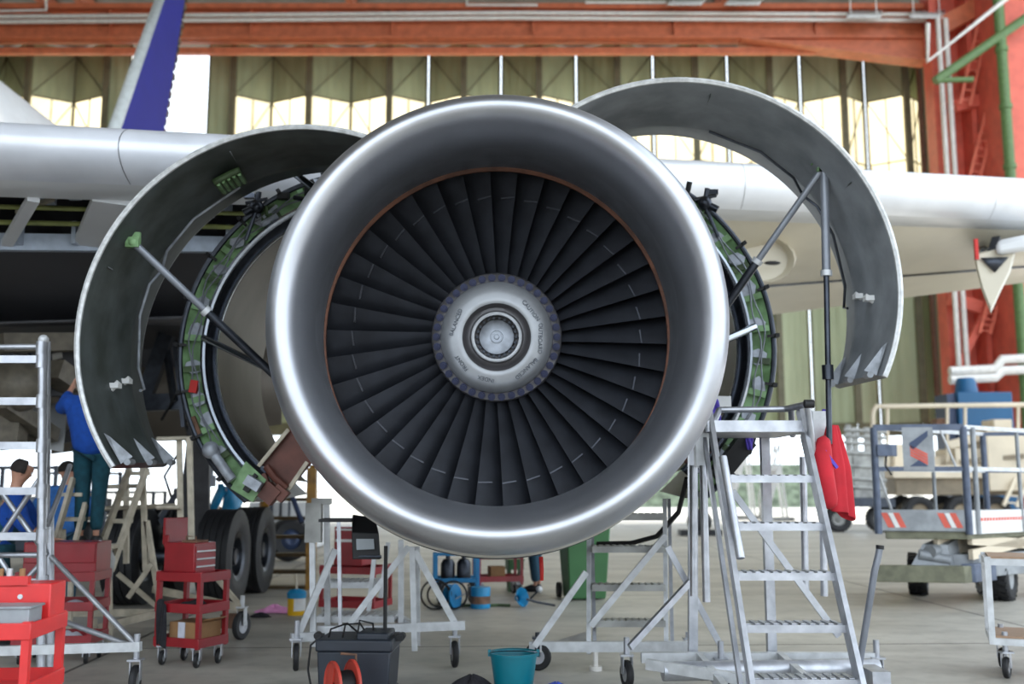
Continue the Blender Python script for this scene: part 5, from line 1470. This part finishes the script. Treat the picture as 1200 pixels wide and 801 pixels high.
b = MB(); b.bar(P(1090, 545, TY + .8), P(1180, 508, TY + .8), .5, .4); b.bar(P(1110, 522, TY + .4), P(1165, 507, TY + .4), .3, .3); b.build('boom', 'beige_truck', tk, bevel=.04)
b = MB(); b.bar(P(1105, 548, TY + .3), P(1150, 520, TY + .3), .16, .2); b.bar(P(1125, 541, TY + .2), P(1200, 534, TY - .3), .14, .16); b.build('hydraulic_ram', 'beige_dark', tk)
tbox('valve_block', 'rust', 1098, 1108, 490, 500, TY + .5, TY + 1)
tbox('winch', 'beige_truck', 1165, 1186, 491, 502, TY + .4, TY + 1.4)
tbox('tank', 'beige_truck', 1048, 1075, 520, 546, TY + .5, TY + 1.8)
for px in (1079, 1128, 1168):
    c = P(px, 590, TY); lug_tyre(tk, V((c.x, TY + .25, .56)), V((.05, -1, 0)), .56, .4, 'beige_dark', 32); lug_tyre(tk, V((c.x, TY + 1.8, .56)), V((0, -1, 0)), .56, .4, 'beige_dark', 32)
ladder(tk, P(1176, 592, TY - .5), P(1190, 560, TY - .4), .45, 4, 'beige_truck')
# railing on the truck
b = MB()
b.tube([P(1022, 545, TY + .3), P(1023, 482, TY + .3), P(1027, 476, TY + .3), P(1200, 474, TY + .3), P(1230, 474, TY + .3)], .09, 8)
for px in (1040, 1110, 1131, 1193): b.cyl(P(px, 548, TY + .3), P(px, 475, TY + .3), .06, 8)
b.build('railing', 'beige_truck', tk)
# pipe racks beside the truck
rk = thing('pipe_rack', 'grey pipe rack trailer standing between the red coat and the truck', 'rack', (P(1015, 600, 33.5).x, 33.5, 0))
RY = 33.5
b = MB(); a, c = P(972, 592, RY), P(1046, 582, RY); b.box(((a.x + c.x) / 2, RY + .6, a.z + .1), (c.x - a.x, 1.6, .3)); b.build('deck', 'steel_dark', rk)
for px in (983, 1000, 1008, 1022, 1036):
    b = MB(); p = P(px, 590, RY); q = P(px, 500 if px != 1000 else 497, RY); b.box((p.x, RY + .2, (p.z + q.z) / 2), (.16, .16, q.z - p.z)); b.build('upright', 'rack_grey', rk)
for py in (503, 510, 518, 530, 545, 560, 570):
    b = MB(); b.cyl(P(990, py, RY) + V((0, .1, 0)), P(1040, py + 3, RY) + V((0, .1, 0)), .06, 6); b.build('cross_tube', 'rack_grey', rk)
b = MB(); p = P(1020, 555, RY); b.box((p.x, RY + .5, p.z), (1.0, .8, 1.5)); b.build('cabinet', 'rack_grey', rk)
b = MB(); p = P(1003, 562, RY); b.box((p.x, RY + .5, p.z), (.7, .7, 1.0)); b.build('engine_block', 'lift_olive', rk)
for px in (985, 1034):
    c = P(px, 600, RY); lug_tyre(rk, V((c.x, RY + .3, .42)), V((0, -1, 0)), .42, .3, 'rack_grey', 28)
# blue container by the orange column
b = MB(); BY = 39.8
bc = thing('blue_container', 'tall blue machine cabinet in front of the orange column', 'cabinet', (P(1150, 600, BY).x, BY, 0))
a, c = P(1122, 459, BY), P(1186, 459, BY); b = MB(); b.box(((a.x + c.x) / 2, BY + .8, a.z / 2), (c.x - a.x, 1.6, a.z)); b.build('body', 'blue_container', bc, bevel=.04)
a, c = P(1131, 446, BY), P(1148, 446, BY); b = MB(); b.lathe([(.001, 0), (.45, 0), (.36, .5), (.3, .6), (.001, .6)], ((a.x + c.x) / 2, BY + .6, P(600, 459, BY).z), (0, 0, 1), 16); b.build('hopper', 'blue_container', bc)
b = MB(); a, c = P(1112, 459, BY), P(1123, 459, BY); b.box(((a.x + c.x) / 2, BY + .8, a.z / 2), (c.x - a.x, 1.2, a.z - .1)); b.build('side_cabinet', 'logo_blue', bc)
# white passenger steps outside and a hedge bank
HY = 75.0
b = MB(); a, c = P(740, 560, HY), P(1000, 560, HY); z = P(600, 543, HY).z
b.hexa([(a.x, HY, 0), (c.x, HY, 0), (c.x, HY + 6, 0), (a.x, HY + 6, 0)], [(a.x, HY + 2, z), (c.x, HY + 2, z), (c.x, HY + 4, z), (a.x, HY + 4, z)])
tag(b.build('hedge_bank', 'hedge', loc=((a.x + c.x) / 2, HY + 3, 0)), 'grey green bank beyond the sunlit apron behind the ladder stand', 'bank')
SY = 47.0
for (xa_, ya_, xb_, yb_, lb) in ((852, 590, 876, 520, 'white mobile steps on the sunlit floor behind the ladder stand'), (894, 578, 914, 545, 'small white mobile steps left of the ladder post')):
    SY = 47.0 if xa_ < 880 else 44.5
    p = P(xa_, ya_, SY); r_ = thing('mobile_steps', lb, 'steps', (p.x, SY, 0), 'white mobile steps')
    q = P(xb_, yb_, SY)
    for dy in (0, .7):
        b = MB(); b.bar((p.x, SY + dy, .1), (q.x, SY + dy, q.z), .14, .2); b.build('stringer', 'white_paint', r_)
        b = MB(); b.bar((q.x, SY + dy, q.z), (q.x + .25, SY + dy, .1), .1, .1); b.build('leg', 'white_paint', r_)
        b = MB(); b.bar((p.x, SY + dy, 1.1), (q.x, SY + dy, q.z + .9), .07, .07); b.bar((q.x, SY + dy, q.z), (q.x, SY + dy, q.z + .9), .07, .07); b.bar((p.x, SY + dy, .1), (p.x, SY + dy, 1.1), .07, .07); b.build('handrail', 'white_paint', r_)
    for k in range(6):
        t = (k + .5) / 6; b = MB(); b.box((p.x + (q.x - p.x) * t, SY + .35, .1 + (q.z - .1) * t), (.3, .7, .06)); b.build('tread', 'white_paint', r_)
    b = MB(); b.box(((p.x + q.x) / 2 + .3, SY + .35, .08), (abs(q.x - p.x) + .5, .8, .16)); b.build('base', 'rack_grey', r_)
# low white equipment behind the yellow stair
for k, (x0_, x1_, y0_, Yd, m, lb) in enumerate(((372, 300, 590, 24, 'wing_grey', 'long white equipment crate behind the yellow stair'), )):
    a, c = P(290, 640, Yd), P(368, 640, Yd); z = P(600, 588, Yd).z
    r_ = thing('equipment_crate', lb, 'crate', ((a.x + c.x) / 2, Yd, 0))
    b = MB(); b.box(((a.x + c.x) / 2, Yd + .8, z / 2 + .02), (c.x - a.x, 1.6, z - .04)); b.build('body', m, r_, bevel=.03)
    for px in (312, 324, 334):
        b = MB(); p = P(px, 588, Yd - .1); b.tube([(p.x - .1, Yd - .1, .4), (p.x - .1, Yd - .1, z + .1), (p.x, Yd - .1, z + .2), (p.x + .1, Yd - .1, z + .1), (p.x + .1, Yd - .1, .4)], .03, 6); b.build('hose_loop', 'steel_dark', r_)
p = G(352, 651); p2 = V((p.x, 20.5, 0))
wh = thing('spare_wheel', 'dark aircraft wheel standing behind the yellow stair', 'wheel', tuple(p2))
b = MB(); b.lathe([(.2, -.16), (.34, -.18), (.41, -.12), (.43, 0), (.41, .12), (.34, .18), (.2, .16)], p2 + V((.1, 0, .43)), (.5, -1, 0), 32); b.build('tyre', 'rubber', wh)
b = MB(); b.lathe([(.001, -.1), (.1, -.16), (.21, -.1), (.21, .1), (.1, .16), (.001, .1)], p2 + V((.1, 0, .43)), (.5, -1, 0), 24); b.build('wheel_hub', 'logo_blue', wh)

# dark test trolleys behind the mechanics
for k, (px, y0, Yd, wd, m, lb) in enumerate(((20, 545, 18.5, 1.3, 'steel_dark', 'dark steel equipment rack behind the bald mechanic'), (88, 552, 19.5, 1.1, 'bay_dark', 'dark equipment rack behind the legs of the mechanic on the steps'), (150, 575, 21, 1.0, 'lift_olive', 'olive test trolley behind the beige ladder stand'))):
    c = P(px, 600, Yd); z = P(px, y0, Yd).z
    r_ = thing('equipment_rack', lb, 'rack', (c.x, Yd, 0), 'equipment racks behind the mechanics')
    for dx in (-wd / 2, wd / 2):
        for dy in (0, .7):
            b = MB(); b.box((c.x + dx, Yd + dy, z / 2), (.06, .06, z)); b.build('post', 'steel_dark', r_)
    for q in (.15, .5, .98):
        b = MB(); b.box((c.x, Yd + .35, z * q), (wd, .76, .05)); b.build('shelf', 'steel_dark', r_)
    b = MB(); b.box((c.x - .1, Yd + .35, z * .15 + .28), (wd * .7, .6, .5)); b.build('power_unit', m, r_, bevel=.02)
    b = MB(); b.box((c.x + .12, Yd + .35, z * .5 + .2), (wd * .6, .55, .32)); b.build('instrument_box', 'bay_light' if k == 0 else 'bay_dark', r_, bevel=.02)
    b = MB(); b.ball((c.x - wd * .3, Yd + .35, z * .5 + .17), .14, 12); b.build('bottle', 'alu_beige', r_)
# ---------------------------------------------------------------- people
def skin_obj(name, nodes, edges, m, parent, root_i=0, sub=2, label=None):
    """one continuous surface grown round a skeleton: nodes = (point, radius or (rx, ry))"""
    base = WL[parent.name]
    me = bpy.data.meshes.new(name)
    me.from_pydata([tuple(V(p) - base) for p, r in nodes], edges, [])
    me.materials.append(M[m])
    o = bpy.data.objects.new(name, me); COL.objects.link(o); o.parent = parent
    WL[o.name] = base
    k = o.modifiers.new('skin', 'SKIN'); k.use_smooth_shade = True; k.branch_smoothing = .6
    for i, (p, r) in enumerate(nodes):
        sv = me.skin_vertices[0].data[i]
        sv.radius = (r, r) if not isinstance(r, tuple) else r
        sv.use_root = (i == root_i)
    s_ = o.modifiers.new('smooth', 'SUBSURF'); s_.levels = sub; s_.render_levels = sub
    return o
def person(lab, foot, yaw, J, top, legs, shoes='shoe', hair=True, bald=False, cap=None, facing=None, group=None, bulk=1.06, bib=False):
    """J: joints in the person's own frame (x right, y ahead, z up), standing on foot"""
    Xp = xf(foot, yaw); W = lambda p: Xp @ V(p)
    r = thing('person', lab, 'person', foot, group)
    j = {k: V(v) for k, v in J.items() if k != 'cuff'}
    nodes = []; edges = []; ix = {}
    def nd(k, p, rad): ix[k] = len(nodes); nodes.append((W(p), rad)); return ix[k]
    def ed(a, c): edges.append((ix[a], ix[c]))
    up = (j['neck'] - j['pelvis'])
    nd('pelvis', j['pelvis'], (.12, .09)); nd('waist', j['pelvis'] + up * .36, (.11, .08)); nd('chest', j['pelvis'] + up * .72, (.12, .085)); nd('neck0', j['neck'] - up.normalized() * .03, (.065, .06))
    ed('pelvis', 'waist'); ed('waist', 'chest'); ed('chest', 'neck0')
    hd = (j['head'] - j['neck']).normalized()
    nd('neck1', j['neck'] + hd * .05, .055); nd('jaw', j['head'] - hd * .04, (.082, .09)); nd('skull', j['head'] + hd * .035, (.098, .112)); nd('crown', j['head'] + hd * .085, (.08, .09))
    ed('neck0', 'neck1'); ed('neck1', 'jaw'); ed('jaw', 'skull'); ed('skull', 'crown')
    for s in 'lr':
        nd('sh' + s, j['sh' + s], .05); nd('el' + s, j['el' + s], .038); nd('wr' + s, j['wr' + s], .029)
        ed('chest', 'sh' + s); ed('sh' + s, 'el' + s); ed('el' + s, 'wr' + s)
        d = (j['wr' + s] - j['el' + s]).normalized()
        sd = d.cross(V((1, 0, 0)) if abs(d.x) < .8 else V((0, 1, 0))).normalized()
        pw = sd.cross(d).normalized()
        nd('pa' + s, j['wr' + s] + d * .05, (.034, .018)); ed('wr' + s, 'pa' + s)
        for f in range(4):
            ln = (.068, .08, .075, .055)[f]; off = sd * (.028 - .019 * f)
            a = j['wr' + s] + d * .085 + off
            nd('f%d%sa' % (f, s), a, .0095); nd('f%d%sb' % (f, s), a + d * ln * .55 + pw * .008, .0088); nd('f%d%sc' % (f, s), a + d * ln * .85 + pw * .03, .008)
            ed('pa' + s, 'f%d%sa' % (f, s)); ed('f%d%sa' % (f, s), 'f%d%sb' % (f, s)); ed('f%d%sb' % (f, s), 'f%d%sc' % (f, s))
        a = j['wr' + s] + d * .035 + sd * .034
        nd('t%sa' % s, a, .011); nd('t%sb' % s, a + d * .035 + sd * .028 + pw * .01, .0095)
        ed('pa' + s, 't%sa' % s); ed('t%sa' % s, 't%sb' % s)
        hp = j['pelvis'] + V((.09 if s == 'r' else -.09, 0, -.04))
        nd('hi' + s, hp, .088); nd('kn' + s, j['kn' + s], .056); nd('an' + s, j['an' + s], .03)
        nd('to' + s, j['an' + s] + V((0, .12, -.06)), .018)
        ed('pelvis', 'hi' + s); ed('hi' + s, 'kn' + s); ed('kn' + s, 'an' + s); ed('an' + s, 'to' + s)
    body = skin_obj('body', nodes, edges, 'skin', r)
    # face
    fw = V(facing) if facing else V((0, 1, 0)); fw = (fw - hd * fw.dot(hd)).normalized(); sd = fw.cross(hd)
    hc = j['head']
    b = MB(Xp); b.add([hc + fw * .085 + hd * .025, hc + fw * .078 - hd * .03 + sd * .018, hc + fw * .078 - hd * .03 - sd * .018, hc + fw * .118 - hd * .022], [(0, 1, 3), (0, 3, 2), (1, 2, 3), (0, 2, 1)]); b.build('nose', 'skin', r, sub=1)
    for q in (-1, 1):
        b = MB(Xp); b.ball(hc + fw * .082 + sd * .032 * q + hd * .012, .012, 8); b.build('eye', 'white_paint', r)
        b = MB(Xp); b.ball(hc + sd * .085 * q - hd * .005, .028, 10, (.4, .7, 1.1)); b.build('ear', 'skin', r)
    b = MB(Xp); b.tube([hc + fw * .083 - hd * .058 - sd * .022, hc + fw * .088 - hd * .06, hc + fw * .083 - hd * .058 + sd * .022], .006, 6); b.build('mouth', 'rust', r)
    # hair: a shell over the back and sides of the head
    b = MB(Xp); L = []
    top_a = 32 if bald else 0
    for i in range(9):
        ph = R(top_a + (112 - top_a) * i / 8); row = []
        for k in range(25):
            th = R((-112 if bald else -125) + (224 if bald else 250) * k / 24) + PI
            d = fw * math.cos(th) * math.sin(ph) + sd * math.sin(th) * math.sin(ph) + hd * math.cos(ph)
            row.append(hc + hd * .025 + V((d.x, d.y, d.z)) * .101)
        L.append(row)
    if cap:
        b.ball(hc + hd * .045, .112, 16, (1, 1.05, .95)); b.bar(hc + hd * .05 + fw * .08, hc + hd * .04 + fw * .19, .15, .014); b.build('cap', cap, r)
    else:
        b.loft(L, False); b.build('hair', 'hair', r, solid=.012, sub=1)
    # clothing
    cn = []; ce = []; ci = {}
    def cnd(k, p, rad): ci[k] = len(cn); cn.append((W(p), rad))
    pe = j['pelvis']
    B_ = bulk; cnd('p', pe + V((0, 0, -.10)), (.175 * B_, .142 * B_)); cnd('w', pe + up * .3, (.168 * B_, .136 * B_)); cnd('c', pe + up * .72, (.19 * B_, .145 * B_)); cnd('n', j['neck'] - up.normalized() * .015, (.085, .08))
    ce += [(0, 1), (1, 2), (2, 3)]
    for s in 'lr':
        cnd('s' + s, j['sh' + s], .104); cnd('e' + s, j['el' + s], .074); cnd('h' + s, j['el' + s].lerp(j['wr' + s], J.get('cuff', .85)), .047)
        ce += [(ci['c'], ci['s' + s]), (ci['s' + s], ci['e' + s]), (ci['e' + s], ci['h' + s])]
    skin_obj('top', cn, ce, top, r)
    if bib:
        cn = []; ci = {}
        cnd('p', pe + V((0, 0, -.02)), (.182, .15)); cnd('w', pe + up * .3, (.176, .145)); cnd('c', pe + up * .55, (.172, .142)); cnd('t', pe + up * .66, (.15, .13))
        skin_obj('overalls_bib', cn, [(0, 1), (1, 2), (2, 3)], legs, r)
    cn = []; ce = []; ci = {}
    cnd('p', pe + V((0, 0, .10)), (.160, .128)); 
    for s in 'lr':
        hp = pe + V((.09 if s == 'r' else -.09, 0, -.05))
        cnd('h' + s, hp, .105); cnd('k' + s, j['kn' + s], .076); cnd('a' + s, j['an' + s] + V((0, 0, .03)), .062)
        ce += [(0, ci['h' + s]), (ci['h' + s], ci['k' + s]), (ci['k' + s], ci['a' + s])]
    skin_obj('trousers', cn, ce, legs, r)
    for s in 'lr':
        a = j['an' + s]
        cn = []; cnd('a', a + V((0, -.04, -.045)), (.052, .055)); cnd('b', a + V((0, .05, -.045)), (.054, .055)); cnd('c', a + V((0, .15, -.055)), (.05, .04)); cnd('d', a + V((0, .20, -.065)), (.03, .02))
        skin_obj('shoe', cn, [(0, 1), (1, 2), (2, 3)], shoes, r)
    return r
def std(**kw):
    J = dict(pelvis=(0, 0, .93), neck=(0, .0, 1.48), head=(0, .02, 1.63), shl=(-.20, 0, 1.42), shr=(.20, 0, 1.42), ell=(-.25, .02, 1.14), elr=(.25, .02, 1.14), wrl=(-.24, .12, .9), wrr=(.24, .12, .9), knl=(-.10, .02, .5), knr=(.10, .02, .5), anl=(-.11, -.02, .09), anr=(.11, -.02, .09))
    J.update(kw); return J
# mechanic on the steps, back to us, head up in the wheel well
z0 = P(105, 638, 9.95).z
fx = P(105, 600, 9.98).x
person('person in blue sweatshirt and teal trousers standing on steps, head inside the wheel well', (fx, 9.98, z0), R(12), std(knl=(-.075, .02, .48), knr=(.07, .03, .48), anl=(-.075, 0, .09), anr=(.07, -.02, .09), pelvis=(0, 0, .88), neck=(-.06, .08, 1.44), head=(-.07, .14, 1.58), shl=(-.25, .06, 1.38), shr=(.14, .06, 1.38), ell=(-.36, .22, 1.30), elr=(.26, .26, 1.5), wrl=(-.3, .34, 1.52), wrr=(.2, .42, 1.7), cuff=.9), 'sweater', 'trousers', cap='logo_blue', bulk=1.3)
# bald mechanic bending over the cart at the left edge
fx = P(8, 600, 9.45).x
person('bald person in blue sweatshirt reaching down to the red cabinet behind the scaffold', (fx, 9.45, 0), R(-68), std(pelvis=(0, -.06, .90), neck=(.0, .06, 1.45), head=(0, .10, 1.585), shl=(-.22, .06, 1.36), shr=(.21, .06, 1.36), ell=(-.34, .2, 1.14), elr=(.32, .16, 1.10), wrl=(-.3, .36, .99), wrr=(.22, .38, .99), cuff=.42), 'sweater', 'trousers', bald=True, bib=True)
# worker half hidden behind the ladder stand
fx = P(128, 600, 13.0).x
person('person in light blue shirt half hidden behind the beige ladder stand', (fx - .25, 12.3, 0), R(30), std(ell=(-.32, .16, 1.16), elr=(.3, .16, 1.16), wrl=(-.24, .34, 1.06), wrr=(.2, .36, 1.06)), 'shirt_blue', 'jeans')
# worker in blue coat behind the tyres
fx = P(270, 600, 17).x
person('person in bright blue coat standing behind the landing gear tyres', (fx, 17.0, 0), R(60), std(elr=(.27, .1, 1.12), wrr=(.15, .28, 1.1), ell=(-.27, .1, 1.12), wrl=(-.12, .3, 1.1)), 'blue_drum', 'blue_drum')
# worker behind the engine: only a lower leg shows
p = G(620, 692)
person('person in jeans and dark shoes behind the intake, only the lower leg visible', (p.x + .1, p.y, 0), R(75), std(), 'shirt_blue', 'jeans')
